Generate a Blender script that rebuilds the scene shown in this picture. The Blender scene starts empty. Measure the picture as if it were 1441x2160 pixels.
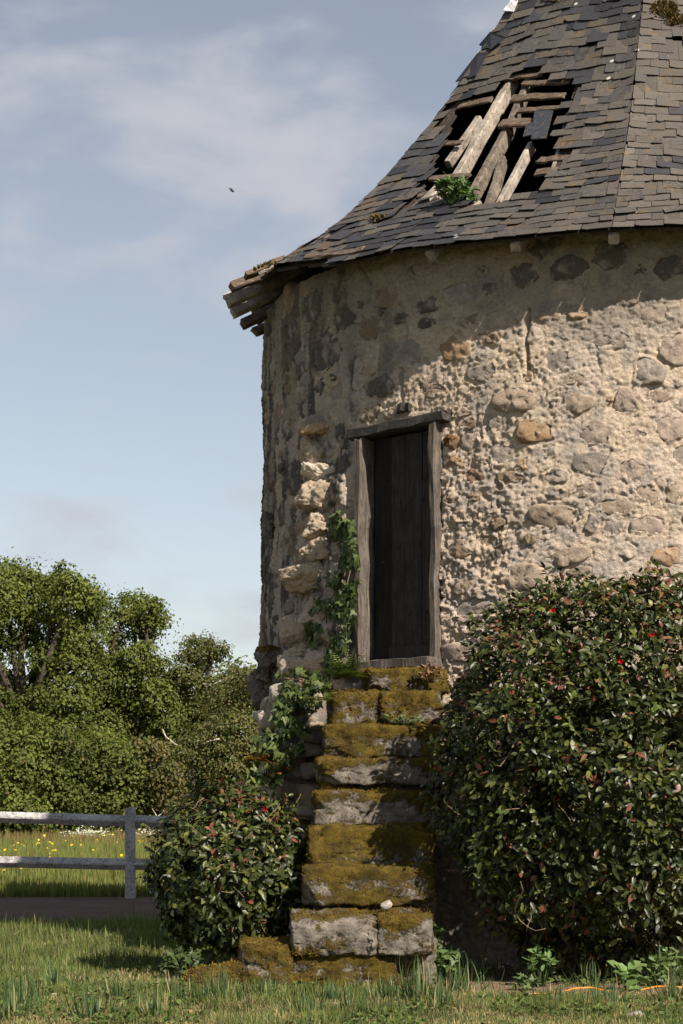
import bpy, math
import numpy as np
from mathutils import Vector, Matrix

SC = bpy.context.scene
COL = SC.collection
R_ = math.radians

# ------------------------------------------------------------------ camera, sky, sun, exposure
F, CX, HY, EYE = 4500.0, 720.5, 1680.0, 1.4        # focal length and horizon, in pixels of the 1441 x 2160 photograph
cam_d = bpy.data.cameras.new('camera')
cam = bpy.data.objects.new('camera', cam_d); COL.objects.link(cam)
cam_d.sensor_fit = 'VERTICAL'; cam_d.sensor_height = 36.0; cam_d.lens = F / 2160 * 36
cam_d.shift_y = (HY - 1080) / 2160
cam_d.clip_start = 0.1; cam_d.clip_end = 3000
cam.location = (0, 0, EYE); cam.rotation_euler = (math.pi / 2, 0, 0)
SC.camera = cam

SUN_EL, SUN_AZ = R_(41.5), R_(142)                    # azimuth clockwise from +Y (the way the camera looks)
SUN = Vector((math.sin(SUN_AZ) * math.cos(SUN_EL), math.cos(SUN_AZ) * math.cos(SUN_EL), math.sin(SUN_EL)))
sun_d = bpy.data.lights.new('sun', 'SUN'); sun_d.energy = 5.0; sun_d.angle = R_(0.53); sun_d.color = (1.0, 0.905, 0.79)
sun = bpy.data.objects.new('sun', sun_d); COL.objects.link(sun)
sun.rotation_euler = SUN.to_track_quat('Z', 'Y').to_euler()
sun.location = (10, -10, 20)

W = bpy.data.worlds.new('World'); SC.world = W; W.use_nodes = True
def build_world():
    nt = W.node_tree; N = nt.nodes; L = nt.links; N.clear()
    out = N.new('ShaderNodeOutputWorld'); bg = N.new('ShaderNodeBackground')
    sky = N.new('ShaderNodeTexSky'); sky.sky_type = 'NISHITA'; sky.sun_disc = False
    sky.sun_elevation = SUN_EL; sky.sun_rotation = SUN_AZ
    sky.air_density = 1.0; sky.dust_density = 0.15; sky.ozone_density = 1.6
    bg.inputs['Strength'].default_value = 0.056
    tc = N.new('ShaderNodeTexCoord')
    mp = N.new('ShaderNodeMapping'); mp.inputs['Rotation'].default_value = (0, R_(-20), 0)
    mp.inputs['Scale'].default_value = (11.0, 11.0, 24.0); mp.inputs['Location'].default_value = (1.15, 0.4, 2.35)
    L.new(tc.outputs['Generated'], mp.inputs['Vector'])
    n1 = N.new('ShaderNodeTexNoise'); n1.inputs['Scale'].default_value = 1.25; n1.inputs['Detail'].default_value = 9
    n1.inputs['Roughness'].default_value = 0.5; n1.inputs['Distortion'].default_value = 0.25
    L.new(mp.outputs[0], n1.inputs['Vector'])
    n2 = N.new('ShaderNodeTexNoise'); n2.inputs['Scale'].default_value = 0.33; n2.inputs['Detail'].default_value = 3
    L.new(mp.outputs[0], n2.inputs['Vector'])
    ad = N.new('ShaderNodeMath'); ad.operation = 'MULTIPLY_ADD'; ad.inputs[1].default_value = 1.0
    L.new(n1.outputs['Fac'], ad.inputs[0])
    m2 = N.new('ShaderNodeMath'); m2.operation = 'MULTIPLY'; m2.inputs[1].default_value = 0.45
    L.new(n2.outputs['Fac'], m2.inputs[0]); L.new(m2.outputs[0], ad.inputs[2])
    sx = N.new('ShaderNodeSeparateXYZ'); L.new(tc.outputs['Generated'], sx.inputs[0])
    def mth(op, p, q=0.0):
        n = N.new('ShaderNodeMath'); n.operation = op
        for i, v in enumerate((p, q)):
            if hasattr(v, 'links'): L.new(v, n.inputs[i])
            else: n.inputs[i].default_value = v
        return n.outputs[0]
    e = mth('SUBTRACT', mth('ADD', sx.outputs['Z'], mth('MULTIPLY', sx.outputs['X'], 0.25)), 0.268)   # a bank of thin cloud low in the sky
    band = mth('POWER', 2.718, mth('MULTIPLY', mth('MULTIPLY', e, e), -520.0))
    tot = mth('ADD', ad.outputs[0], mth('MULTIPLY', band, 0.16))
    cr = N.new('ShaderNodeMapRange'); cr.interpolation_type = 'SMOOTHSTEP'
    cr.inputs['From Min'].default_value = 0.72; cr.inputs['From Max'].default_value = 1.06
    cr.inputs['To Min'].default_value = 0.06; cr.inputs['To Max'].default_value = 0.92
    L.new(tot, cr.inputs['Value'])
    hs = N.new('ShaderNodeHueSaturation'); hs.inputs['Saturation'].default_value = 0.56; hs.inputs['Value'].default_value = 1.12
    L.new(sky.outputs['Color'], hs.inputs['Color'])
    mx = N.new('ShaderNodeMix'); mx.data_type = 'RGBA'
    L.new(cr.outputs[0], mx.inputs['Factor']); L.new(hs.outputs['Color'], mx.inputs['A'])
    mx.inputs['B'].default_value = (6.0, 6.1, 6.7, 1)
    L.new(mx.outputs['Result'], bg.inputs['Color']); L.new(bg.outputs[0], out.inputs[0])
build_world()

vs = SC.view_settings
vs.view_transform = 'Standard'; vs.look = 'None'; vs.gamma = 1; vs.use_curve_mapping = False; vs.exposure = 0.75
SC.render.engine = 'CYCLES'
SC.cycles.max_bounces = 6; SC.cycles.transparent_max_bounces = 6
SC.cycles.use_adaptive_sampling = True

# ------------------------------------------------------------------ helpers
rng = np.random.default_rng(11)
_perm = np.random.default_rng(3).permutation(256).astype(np.int64)
_g = np.random.default_rng(4).normal(size=(256, 3)); _g /= np.linalg.norm(_g, axis=1)[:, None]

def pnoise(x, y, z=0.0, seed=0):
    x, y, z = np.broadcast_arrays(np.asarray(x, float) + seed * 17.13, np.asarray(y, float) + seed * 5.71, np.asarray(z, float) + seed * 9.37)
    xi, yi, zi = np.floor(x).astype(np.int64), np.floor(y).astype(np.int64), np.floor(z).astype(np.int64)
    xf, yf, zf = x - xi, y - yi, z - zi
    u, v, w = (t * t * t * (t * (t * 6 - 15) + 10) for t in (xf, yf, zf))
    def g(dx, dy, dz):
        h = _perm[(_perm[(_perm[(xi + dx) & 255] + yi + dy) & 255] + zi + dz) & 255]
        q = _g[h]
        return q[..., 0] * (xf - dx) + q[..., 1] * (yf - dy) + q[..., 2] * (zf - dz)
    def lp(a, b, t): return a + t * (b - a)
    return 1.6 * lp(lp(lp(g(0,0,0), g(1,0,0), u), lp(g(0,1,0), g(1,1,0), u), v),
                    lp(lp(g(0,0,1), g(1,0,1), u), lp(g(0,1,1), g(1,1,1), u), v), w)

def fbm(x, y, z=0.0, octaves=4, seed=0, gain=0.5):
    a, f, s = 1.0, 1.0, 0.0
    for o in range(octaves):
        s = s + a * pnoise(np.asarray(x) * f, np.asarray(y) * f, np.asarray(z) * f, seed + o * 3)
        a *= gain; f *= 2.03
    return s

def sstep(a, b, x):
    t = np.clip((np.asarray(x, float) - a) / (b - a), 0, 1)
    return t * t * (3 - 2 * t)

def at(px, py, Y):                                  # the point at distance Y seen at that pixel of the photograph
    return np.array([(px - CX) / F * Y, Y, EYE - (py - HY) / F * Y])

def proj(P):
    P = np.asarray(P, float)
    return CX + F * P[..., 0] / P[..., 1], HY - F * (P[..., 2] - EYE) / P[..., 1]

def in_poly(px, py, poly):
    px, py = np.asarray(px, float), np.asarray(py, float)
    ins = np.zeros(px.shape, bool); n = len(poly)
    for i in range(n):
        x0, y0 = poly[i]; x1, y1 = poly[(i + 1) % n]
        if y0 == y1: continue
        c = (y0 > py) != (y1 > py)
        ins ^= c & (px < (x1 - x0) * (py - y0) / (y1 - y0) + x0)
    return ins

def seg_dist(px, py, pts):
    d = np.full(np.shape(px), 1e9)
    for (x0, y0), (x1, y1) in zip(pts[:-1], pts[1:]):
        t = np.clip(((px - x0) * (x1 - x0) + (py - y0) * (y1 - y0)) / ((x1 - x0) ** 2 + (y1 - y0) ** 2), 0, 1)
        d = np.minimum(d, np.hypot(px - x0 - t * (x1 - x0), py - y0 - t * (y1 - y0)))
    return d

def mesh_np(name, verts, faces, tint=None, smooth=True, extra=None):
    """faces: list of arrays (n,k), or one array"""
    if isinstance(faces, np.ndarray): faces = [faces]
    faces = [f for f in faces if len(f)]
    me = bpy.data.meshes.new(name)
    verts = np.asarray(verts, np.float32).reshape(-1, 3)
    me.vertices.add(len(verts)); me.vertices.foreach_set('co', verts.ravel())
    loops = np.concatenate([f.ravel() for f in faces]).astype(np.int32)
    sizes = np.concatenate([np.full(len(f), f.shape[1], np.int32) for f in faces])
    starts = np.concatenate([[0], np.cumsum(sizes)[:-1]]).astype(np.int32)
    me.loops.add(len(loops)); me.loops.foreach_set('vertex_index', loops)
    me.polygons.add(len(sizes)); me.polygons.foreach_set('loop_start', starts)
    me.polygons.foreach_set('use_smooth', np.full(len(sizes), smooth, bool))
    if tint is not None:
        t = np.asarray(tint, np.float32)
        if t.ndim == 1: t = np.tile(t, (len(verts), 1))
        a = me.color_attributes.new('tint', 'FLOAT_COLOR', 'POINT')
        a.data.foreach_set('color', np.concatenate([t, np.ones((len(t), 1), np.float32)], 1).ravel())
    for k, v in (extra or {}).items():
        a = me.attributes.new(k, 'FLOAT', 'POINT'); a.data.foreach_set('value', np.asarray(v, np.float32))
    me.update(calc_edges=True)
    return me

def link(name, me, mat, parent=None, kind=None, label=None, cat=None, group=None):
    o = bpy.data.objects.new(name, me); COL.objects.link(o)
    if me is not None and mat is not None and not me.materials: me.materials.append(mat)
    if parent is not None: o.parent = parent
    tag(o, label, cat, group, kind)
    return o

def tag(o, label=None, cat=None, group=None, kind=None):
    for k, v in (('label', label), ('category', cat), ('group', group), ('kind', kind)):
        if v: o[k] = v
    return o

def thing(name, label, cat, loc=(0, 0, 0), group=None):
    o = bpy.data.objects.new(name, None); COL.objects.link(o); o.location = loc
    o.empty_display_size = 0.2
    return tag(o, label, cat, group)

def local(P, parent):                               # world coordinates -> coordinates of an unrotated parent
    return np.asarray(P, float) - np.array(parent.location)

def unit(v):
    v = np.asarray(v, float)
    return v / np.maximum(np.linalg.norm(v, axis=-1, keepdims=True), 1e-9)

def bases(d, n):
    ex = unit(d); ez = unit(n - np.sum(n * ex, -1, keepdims=True) * ex); ey = np.cross(ez, ex)
    return np.stack([ex, ey, ez], 1)                # rows are axes

def scatter(name, tv, tf, pos, B, scale, tint, smooth=True):
    tv = np.asarray(tv, float); n, k = len(pos), len(tv)
    sc = np.asarray(scale, float)
    if sc.ndim == 1: sc = np.repeat(sc[:, None], 3, 1)
    V = pos[:, None, :] + np.einsum('nvk,nkj->nvj', tv[None] * sc[:, None, :], B)
    off = (np.arange(n) * k)[:, None, None]
    by = {}
    for f in tf: by.setdefault(len(f), []).append(f)
    faces = [(np.array(v)[None] + off).reshape(-1, s) for s, v in by.items()]
    return mesh_np(name, V.reshape(-1, 3), faces, np.repeat(tint, k, 0), smooth)

LEAF_V = [(0,0,0), (.28,.2,.05), (.3,0,0), (.28,-.2,.05), (.66,.19,.02), (.68,0,-.035), (.66,-.19,.02), (1,0,-.11)]
LEAF_F = [(0,2,1), (0,3,2), (1,2,5,4), (2,3,6,5), (4,5,7), (5,6,7)]
IVY_V = [(0,0,0), (-.12,.3,.03), (.22,.5,-.03), (.38,.24,.02), (1,0,-.08), (.38,-.24,.02), (.22,-.5,-.03), (-.12,-.3,.03), (.3,0,.04)]
IVY_F = [(8,0,7), (8,7,6), (8,6,5), (8,5,4), (8,4,3), (8,3,2), (8,2,1), (8,1,0)]
OAK_V = [(0,0,0), (.5,.33,.08), (1,0,-.1), (.5,-.33,.08)]
OAK_F = [(0,3,2), (0,2,1)]

def tube(pts, r0, r1, sides=6):
    pts = np.asarray(pts, float); n = len(pts); V = []
    for i in range(n):
        d = unit(pts[min(i + 1, n - 1)] - pts[max(i - 1, 0)])
        a = unit(np.cross(d, (0.3, 0.1, 1.0) if abs(d[2]) < .9 else (1, 0, 0))); b = np.cross(d, a)
        r = r0 + (r1 - r0) * i / max(n - 1, 1)
        for k in range(sides):
            t = 2 * math.pi * k / sides
            V.append(pts[i] + r * (math.cos(t) * a + math.sin(t) * b))
    Fq = [(i*sides+k, i*sides+(k+1) % sides, (i+1)*sides+(k+1) % sides, (i+1)*sides+k) for i in range(n-1) for k in range(sides)]
    V += [pts[0], pts[-1]]
    Ft = [(len(V)-2, (k+1) % sides, k) for k in range(sides)] + [(len(V)-1, (n-1)*sides+k, (n-1)*sides+(k+1) % sides) for k in range(sides)]
    return np.array(V), np.array(Fq), np.array(Ft)

def join_np(parts):
    V, Q, T, o = [], [], [], 0
    for v, q, t in parts:
        V.append(v); Q.append(q + o); T.append(t + o); o += len(v)
    return np.concatenate(V), [np.concatenate(Q), np.concatenate(T)]

def beam_np(p0, p1, w, h, up, seed=0, rough=0.006, segs=5, taper=1.0):
    """a hewn timber: w across, h along 'up', chamfered and a little crooked"""
    rg = np.random.default_rng(seed + 100)
    p0, p1 = np.asarray(p0, float), np.asarray(p1, float)
    d = unit(p1 - p0); up = unit(np.asarray(up, float) - np.dot(up, d) * d); sd = np.cross(d, up)
    c = .12
    sec = [(-.5+c,-.5), (.5-c,-.5), (.5,-.5+c), (.5,.5-c), (.5-c,.5), (-.5+c,.5), (-.5,.5-c), (-.5,-.5+c)]
    V = []
    for i in range(segs + 1):
        t = i / segs; k = 1 + (taper - 1) * t
        o = rg.normal(0, rough, 3) if 0 < i < segs else np.zeros(3)
        for a, b in sec:
            j = rg.normal(0, rough * .6, 3)
            e = d * rg.normal(0, rough * 2.0) if i in (0, segs) else 0
            V.append(p0 + (p1 - p0) * t + sd * a * w * k + up * b * h * k + o + j + e)
    m = len(sec)
    Q = [(i*m+k, i*m+(k+1) % m, (i+1)*m+(k+1) % m, (i+1)*m+k) for i in range(segs) for k in range(m)]
    V += [np.mean(V[:m], 0), np.mean(V[-m:], 0)]
    T = [(len(V)-2, (k+1) % m, k) for k in range(m)] + [(len(V)-1, segs*m+k, segs*m+(k+1) % m) for k in range(m)]
    return np.array(V), np.array(Q), np.array(T)

def part_np(name, vqt, mat, parent=None, tint=None, smooth=False, **kw):
    v, q, t = vqt
    if parent is not None: v = local(v, root_of(parent))
    return link(name, mesh_np(name, v, [q, t], tint, smooth), mat, parent, **kw)

def root_of(o):
    while o.parent is not None: o = o.parent
    return o

# box-grid for blocks and rocks: unit cube surface
def cube_grid(n):
    a = np.linspace(-1, 1, n + 1); V, Q = [], []
    key = {}
    def vid(p):
        k = tuple(np.round(p, 5))
        if k not in key: key[k] = len(V); V.append(p)
        return key[k]
    for ax in range(3):
        for s in (-1, 1):
            for i in range(n):
                for j in range(n):
                    c = []
                    for (ii, jj) in ((i, j), (i+1, j), (i+1, j+1), (i, j+1)):
                        p = [0, 0, 0]; p[ax] = s; p[(ax+1) % 3] = a[ii]; p[(ax+2) % 3] = a[jj]
                        c.append(vid(tuple(p)))
                    Q.append(c if s > 0 else c[::-1])
    return np.array(V, float), np.array(Q)
GRID = {n: cube_grid(n) for n in (5, 8, 12, 26, 40)}

def block_np(center, half, yaw=0.0, tilt=0.0, pw=9.0, rough=0.02, seed=0, n=26, facets=0, roll=0.0, freq=4.0):
    q, Q = GRID[n]; q = q.copy()
    l = np.sum(np.abs(q) ** pw, 1) ** (1 / pw); q /= l[:, None]
    rg = np.random.default_rng(seed + 500)
    if facets:
        r = np.ones(len(q)); dl = np.linalg.norm(q, axis=1); d = q / dl[:, None]
        for _ in range(facets):
            nrm = unit(rg.normal(size=3)); h = rg.uniform(.72, 1.02)
            dt = d @ nrm
            r = np.minimum(r, np.where(dt > .05, h / np.maximum(dt * dl, .05), 9))
        q *= r[:, None]
    if n == 40:                                                                          # knocked corners and arrises
        r = np.ones(len(q))
        for _ in range(9):
            sg = rg.choice([-1, 1], 3) * rg.choice([0, 1, 1], 3); sg = sg if np.abs(sg).sum() > 1 else np.array([1, -1, 1])
            nrm = unit(sg + rg.normal(0, .3, 3)); top = np.max(q @ nrm); dt = q @ nrm
            r = np.minimum(r, np.where(dt > .3, top * rg.uniform(.84, .97) / np.maximum(dt, .3), 9))
        q *= r[:, None]
    half = np.asarray(half, float); v = q * half
    nn = unit(q / half)
    nz = fbm(v[:, 0]*freq, v[:, 1]*freq, v[:, 2]*freq, 4, seed)
    if n >= 26: nz = nz + .35 * fbm(v[:, 0]*freq*5, v[:, 1]*freq*5, v[:, 2]*freq*5, 3, seed + 1) - .9 * sstep(.25, .6, fbm(v[:, 0]*freq*2.3 + 9, v[:, 1]*freq*2.3, v[:, 2]*freq*2.3, 3, seed + 2))
    v = v + nn * (nz * rough)[:, None]
    M = np.array(Matrix.Rotation(yaw, 3, 'Z') @ Matrix.Rotation(tilt, 3, 'X') @ Matrix.Rotation(roll, 3, 'Y'))
    v = v @ M.T + np.asarray(center, float)
    return v, Q, nn @ M.T

# ------------------------------------------------------------------ materials
def mat_new(name, rough=0.9, spec=0.3):
    m = bpy.data.materials.new(name); m.use_nodes = True
    nt = m.node_tree; b = nt.nodes['Principled BSDF']
    b.inputs['Roughness'].default_value = rough; b.inputs['Specular IOR Level'].default_value = spec
    return m, nt, nt.nodes, nt.links, b

def n_noise(N, L, vec, scale, detail=5, rough=.6, dist=0.0):
    n = N.new('ShaderNodeTexNoise'); n.inputs['Scale'].default_value = scale; n.inputs['Detail'].default_value = detail
    n.inputs['Roughness'].default_value = rough; n.inputs['Distortion'].default_value = dist
    if vec is not None: L.new(vec, n.inputs['Vector'])
    return n.outputs['Fac']

def n_range(N, L, v, a, b, c=0.0, d=1.0, smooth=False):
    n = N.new('ShaderNodeMapRange')
    if smooth: n.interpolation_type = 'SMOOTHSTEP'
    for k, x in zip(('From Min', 'From Max', 'To Min', 'To Max'), (a, b, c, d)): n.inputs[k].default_value = x
    L.new(v, n.inputs['Value']); return n.outputs[0]

def n_mix(N, L, fac, a, b, mode='MIX'):
    n = N.new('ShaderNodeMix'); n.data_type = 'RGBA'; n.blend_type = mode
    for k, x in (('Factor', fac), ('A', a), ('B', b)):
        s = n.inputs[k]
        if hasattr(x, 'links'): L.new(x, s)
        else: s.default_value = x if k == 'Factor' else (*x, 1)
    return n.outputs['Result']

def n_math(N, L, op, a, b=0.0):
    n = N.new('ShaderNodeMath'); n.operation = op
    for i, x in enumerate((a, b)):
        if hasattr(x, 'links'): L.new(x, n.inputs[i])
        else: n.inputs[i].default_value = x
    return n.outputs[0]

def n_attr(N, name, out='Color'):
    n = N.new('ShaderNodeAttribute'); n.attribute_name = name; return n.outputs[out]

def n_bump(N, L, b, height, strength, dist):
    n = N.new('ShaderNodeBump'); n.inputs['Strength'].default_value = strength; n.inputs['Distance'].default_value = dist
    L.new(height, n.inputs['Height']); L.new(n.outputs[0], b.inputs['Normal'])

def grey(N, L, v):                                  # value -> colour factor
    c = N.new('ShaderNodeCombineColor')
    for k in range(3): L.new(v, c.inputs[k])
    return c.outputs[0]

def m_plaster():
    m, nt, N, L, b = mat_new('lime_plaster', .95, .15)
    g = N.new('ShaderNodeNewGeometry').outputs['Position']
    t = n_attr(N, 'tint')
    a = n_noise(N, L, g, 38, 6, .7); c = n_noise(N, L, g, 7, 5, .65); s = n_noise(N, L, g, 160, 3, .6)
    col = n_mix(N, L, 1.0, t, grey(N, L, n_range(N, L, a, .25, .75, .7, 1.25)), 'MULTIPLY')
    col = n_mix(N, L, 1.0, col, grey(N, L, n_range(N, L, s, .3, .7, .78, 1.18)), 'MULTIPLY')
    col = n_mix(N, L, n_range(N, L, c, .56, .72, 0, .55), col, (.27, .235, .2))
    L.new(col, b.inputs['Base Color'])
    h = n_math(N, L, 'ADD', n_math(N, L, 'MULTIPLY', a, 1.0), n_math(N, L, 'MULTIPLY', s, .35))
    n_bump(N, L, b, h, 1.0, .03)
    return m

def m_granite(name='granite', speck=.45):
    m, nt, N, L, b = mat_new(name, .9, .2)
    g = N.new('ShaderNodeNewGeometry').outputs['Position']
    t = n_attr(N, 'tint')
    a = n_noise(N, L, g, 60, 5, .7); c = n_noise(N, L, g, 9, 4, .6); s = n_noise(N, L, g, 230, 2, .5)
    col = n_mix(N, L, 1.0, t, grey(N, L, n_range(N, L, a, .25, .75, .68, 1.28)), 'MULTIPLY')
    col = n_mix(N, L, 1.0, col, grey(N, L, n_range(N, L, s, .32, .68, .72, 1.25)), 'MULTIPLY')
    col = n_mix(N, L, n_range(N, L, c, .50, .66, 0, speck), col, (.56, .46, .35))
    L.new(col, b.inputs['Base Color'])
    n_bump(N, L, b, n_math(N, L, 'ADD', a, n_math(N, L, 'MULTIPLY', s, .4)), .8, .018)
    return m

def m_mossy():
    m, nt, N, L, b = mat_new('mossy_granite', .95, .12)
    g = N.new('ShaderNodeNewGeometry').outputs['Position']
    mo = n_attr(N, 'moss', 'Fac')
    a = n_noise(N, L, g, 45, 6, .72); s = n_noise(N, L, g, 190, 3, .6); c = n_noise(N, L, g, 11, 5, .65)
    st = n_mix(N, L, n_range(N, L, c, .35, .65), (.115, .098, .08), (.31, .27, .222))
    st = n_mix(N, L, 1.0, st, grey(N, L, n_range(N, L, s, .3, .7, .55, 1.3)), 'MULTIPLY')
    st = n_mix(N, L, n_range(N, L, a, .62, .7), st, (.07, .06, .05))
    ms = n_mix(N, L, n_range(N, L, c, .32, .68), (.046, .027, .007), (.185, .116, .02))
    ms = n_mix(N, L, n_range(N, L, a, .35, .8), ms, (.105, .09, .018))
    d2 = n_noise(N, L, g, 4.5, 4, .6)
    ms = n_mix(N, L, n_range(N, L, d2, .5, .68, 0, .75), ms, (.045, .028, .010))
    ms = n_mix(N, L, 1.0, ms, grey(N, L, n_range(N, L, s, .3, .7, .5, 1.4)), 'MULTIPLY')
    f = n_math(N, L, 'ADD', mo, n_math(N, L, 'MULTIPLY', n_math(N, L, 'SUBTRACT', a, .5), 2.6))
    f = n_range(N, L, f, .36, .66)
    L.new(n_mix(N, L, f, st, ms), b.inputs['Base Color'])
    h = n_math(N, L, 'ADD', n_math(N, L, 'MULTIPLY', a, .8), n_math(N, L, 'MULTIPLY', s, .6))
    h = n_math(N, L, 'ADD', h, n_math(N, L, 'MULTIPLY', f, .5))
    n_bump(N, L, b, h, .9, .022)
    return m

def m_slate():
    m, nt, N, L, b = mat_new('slate', .62, .4)
    g = N.new('ShaderNodeNewGeometry').outputs['Position']
    t = n_attr(N, 'tint'); li = n_attr(N, 'lichen', 'Fac'); to = n_attr(N, 'tone', 'Fac')
    a = n_noise(N, L, g, 26, 6, .72); s = n_noise(N, L, g, 120, 4, .65); c = n_noise(N, L, g, 5.5, 4, .6)
    col = n_mix(N, L, 1.0, t, grey(N, L, n_range(N, L, a, .25, .75, .7, 1.25)), 'MULTIPLY')
    lc = n_mix(N, L, n_range(N, L, s, .35, .65), (.048, .042, .036), (.112, .096, .079))
    lc = n_mix(N, L, n_math(N, L, 'MULTIPLY', n_range(N, L, c, .55, .70), n_range(N, L, a, .44, .60)), lc, (.15, .085, .02))
    lc = n_mix(N, L, 1.0, lc, grey(N, L, to), 'MULTIPLY')
    f = n_range(N, L, n_math(N, L, 'ADD', li, n_math(N, L, 'MULTIPLY', n_math(N, L, 'SUBTRACT', a, .5), 1.9)), .35, .65)
    col = n_mix(N, L, f, col, lc)
    v = N.new('ShaderNodeTexVoronoi'); v.inputs['Scale'].default_value = 4.2; v.inputs['Randomness'].default_value = 1
    L.new(g, v.inputs['Vector'])
    spot = n_math(N, L, 'LESS_THAN', n_math(N, L, 'ADD', v.outputs['Distance'], n_math(N, L, 'MULTIPLY', s, .12)), .145)
    sel = N.new('ShaderNodeSeparateColor'); L.new(v.outputs['Color'], sel.inputs[0])
    spot = n_math(N, L, 'MULTIPLY', spot, n_math(N, L, 'GREATER_THAN', sel.outputs[0], .72))
    col = n_mix(N, L, n_math(N, L, 'MULTIPLY', spot, .85), col, (.5, .48, .43))
    L.new(col, b.inputs['Base Color'])
    L.new(n_range(N, L, f, 0, 1, .5, .92), b.inputs['Roughness'])
    n_bump(N, L, b, n_math(N, L, 'ADD', a, n_math(N, L, 'MULTIPLY', s, .5)), .5, .008)
    return m

def m_wood(name, dark, light, rough=.85, zscale=(26, 26, 2.2), coord='Object'):
    m, nt, N, L, b = mat_new(name, rough, .25)
    tc = N.new('ShaderNodeTexCoord').outputs['Object']
    mp = N.new('ShaderNodeMapping'); mp.inputs['Scale'].default_value = zscale; L.new(tc, mp.inputs['Vector'])
    a = n_noise(N, L, mp.outputs[0], 1.6, 7, .65, .3); c = n_noise(N, L, tc, 9, 5, .65); s = n_noise(N, L, mp.outputs[0], 6, 4, .6)
    col = n_mix(N, L, n_range(N, L, a, .3, .7), dark, light)
    col = n_mix(N, L, n_range(N, L, c, .45, .75, 0, .7), col, tuple(x * .55 for x in dark))
    col = n_mix(N, L, n_range(N, L, s, .6, .68, 0, .75), col, tuple(x * .35 for x in dark))
    L.new(col, b.inputs['Base Color'])
    n_bump(N, L, b, n_math(N, L, 'SUBTRACT', a, n_math(N, L, 'MULTIPLY', n_range(N, L, s, .58, .68), .5)), .8, .012)
    return m

def m_tint(name, rough=.9, spec=.2, var=.25, scale=40, trans=0.0, bump=0.0):
    m, nt, N, L, b = mat_new(name, rough, spec)
    g = N.new('ShaderNodeNewGeometry').outputs['Position']
    a = n_noise(N, L, g, scale, 3, .6)
    col = n_mix(N, L, 1.0, n_attr(N, 'tint'), grey(N, L, n_range(N, L, a, .3, .7, 1 - var, 1 + var)), 'MULTIPLY')
    L.new(col, b.inputs['Base Color'])
    if bump: n_bump(N, L, b, a, .6, bump)
    if trans:
        tr = N.new('ShaderNodeBsdfTranslucent')
        L.new(n_mix(N, L, 1.0, col, (1.2, 1.35, .55), 'MULTIPLY'), tr.inputs['Color'])
        mx = N.new('ShaderNodeMixShader'); mx.inputs[0].default_value = trans
        L.new(b.outputs[0], mx.inputs[1]); L.new(tr.outputs[0], mx.inputs[2])
        L.new(mx.outputs[0], N['Material Output'].inputs[0])
    return m

def m_ground(name, c0, c1, c2, scale=3.0, bump=.02):
    m, nt, N, L, b = mat_new(name, .95, .1)
    g = N.new('ShaderNodeNewGeometry').outputs['Position']
    a = n_noise(N, L, g, scale, 6, .65); s = n_noise(N, L, g, scale * 22, 4, .65)
    col = n_mix(N, L, n_range(N, L, a, .35, .65), c0, c1)
    col = n_mix(N, L, n_range(N, L, s, .5, .68), col, c2)
    L.new(col, b.inputs['Base Color']); n_bump(N, L, b, s, .8, bump)
    return m

def m_paint():
    m, nt, N, L, b = mat_new('weathered_white_paint', .75, .3)
    g = N.new('ShaderNodeNewGeometry').outputs['Position']
    a = n_noise(N, L, g, 28, 6, .75); c = n_noise(N, L, g, 4, 4, .6)
    col = n_mix(N, L, n_range(N, L, c, .35, .65), (.46, .44, .43), (.36, .345, .345))
    f = n_range(N, L, n_math(N, L, 'ADD', a, n_math(N, L, 'MULTIPLY', c, .35)), .66, .78, 0, .85)
    L.new(n_mix(N, L, f, col, (.12, .115, .11)), b.inputs['Base Color'])
    n_bump(N, L, b, a, .3, .006)
    return m

M = dict(
    plaster=m_plaster(), granite=m_granite(), mossy=m_mossy(), slate=m_slate(),
    oak=m_wood('silvered_oak', (.17, .14, .115), (.46, .40, .33), zscale=(5, 5, 5)),
    grey_oak=m_wood('grey_oak', (.07, .056, .045), (.25, .205, .16), zscale=(6, 6, 6)),
    lath=m_wood('rotten_lath', (.06, .042, .03), (.21, .155, .11), zscale=(4, 22, 30)),
    board=m_wood('dark_roof_boarding', (.03, .024, .02), (.085, .065, .05)),
    frame=m_wood('weathered_frame_wood', (.06, .05, .042), (.185, .155, .125)),
    lintel=m_wood('tarred_lintel_wood', (.028, .025, .022), (.085, .076, .066), zscale=(2.2, 26, 26)),
    lintel_dark=m_wood('darker_door_wood', (.010, .009, .0085), (.030, .027, .025)),  # darker colour for the leftmost plank only
    door=m_wood('dark_door_wood', (.019, .0165, .0145), (.062, .053, .046)),
    leaf=m_tint('glossy_leaf', .40, .33, .22, 30, .12), ivy=m_tint('ivy_leaf', .5, .3, .25, 40, .14),
    oakleaf=m_tint('oak_foliage', .6, .25, .25, .8, .3), grass=m_tint('grass_blade', .62, .25, .15, 5, .28),
    moss=m_tint('moss_tuft', .95, .05, .25, 60, .1), bark=m_tint('bark', .95, .1, .45, 6, 0, .05),
    twig=m_tint('twig', .85, .2, .35, 60), petal=m_tint('petal', .6, .3, .15, 90, .15),
    paint=m_paint(), rubber=m_tint('orange_hose', .5, .4, .15, 20),
    lead=m_tint('sheet_lead', .6, .3, .35, 25, 0, .01),
    lawn=m_ground('lawn_soil', (.055, .052, .022), (.10, .085, .04), (.16, .125, .065), 1.2),
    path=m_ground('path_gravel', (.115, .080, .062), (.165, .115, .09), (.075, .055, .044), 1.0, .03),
    meadow=m_ground('meadow_ground', (.10, .115, .035), (.14, .13, .05), (.08, .075, .03), .4),
    soil=m_ground('bare_soil', (.17, .115, .08), (.25, .175, .12), (.12, .08, .055), 2.0, .02),
)

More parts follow.
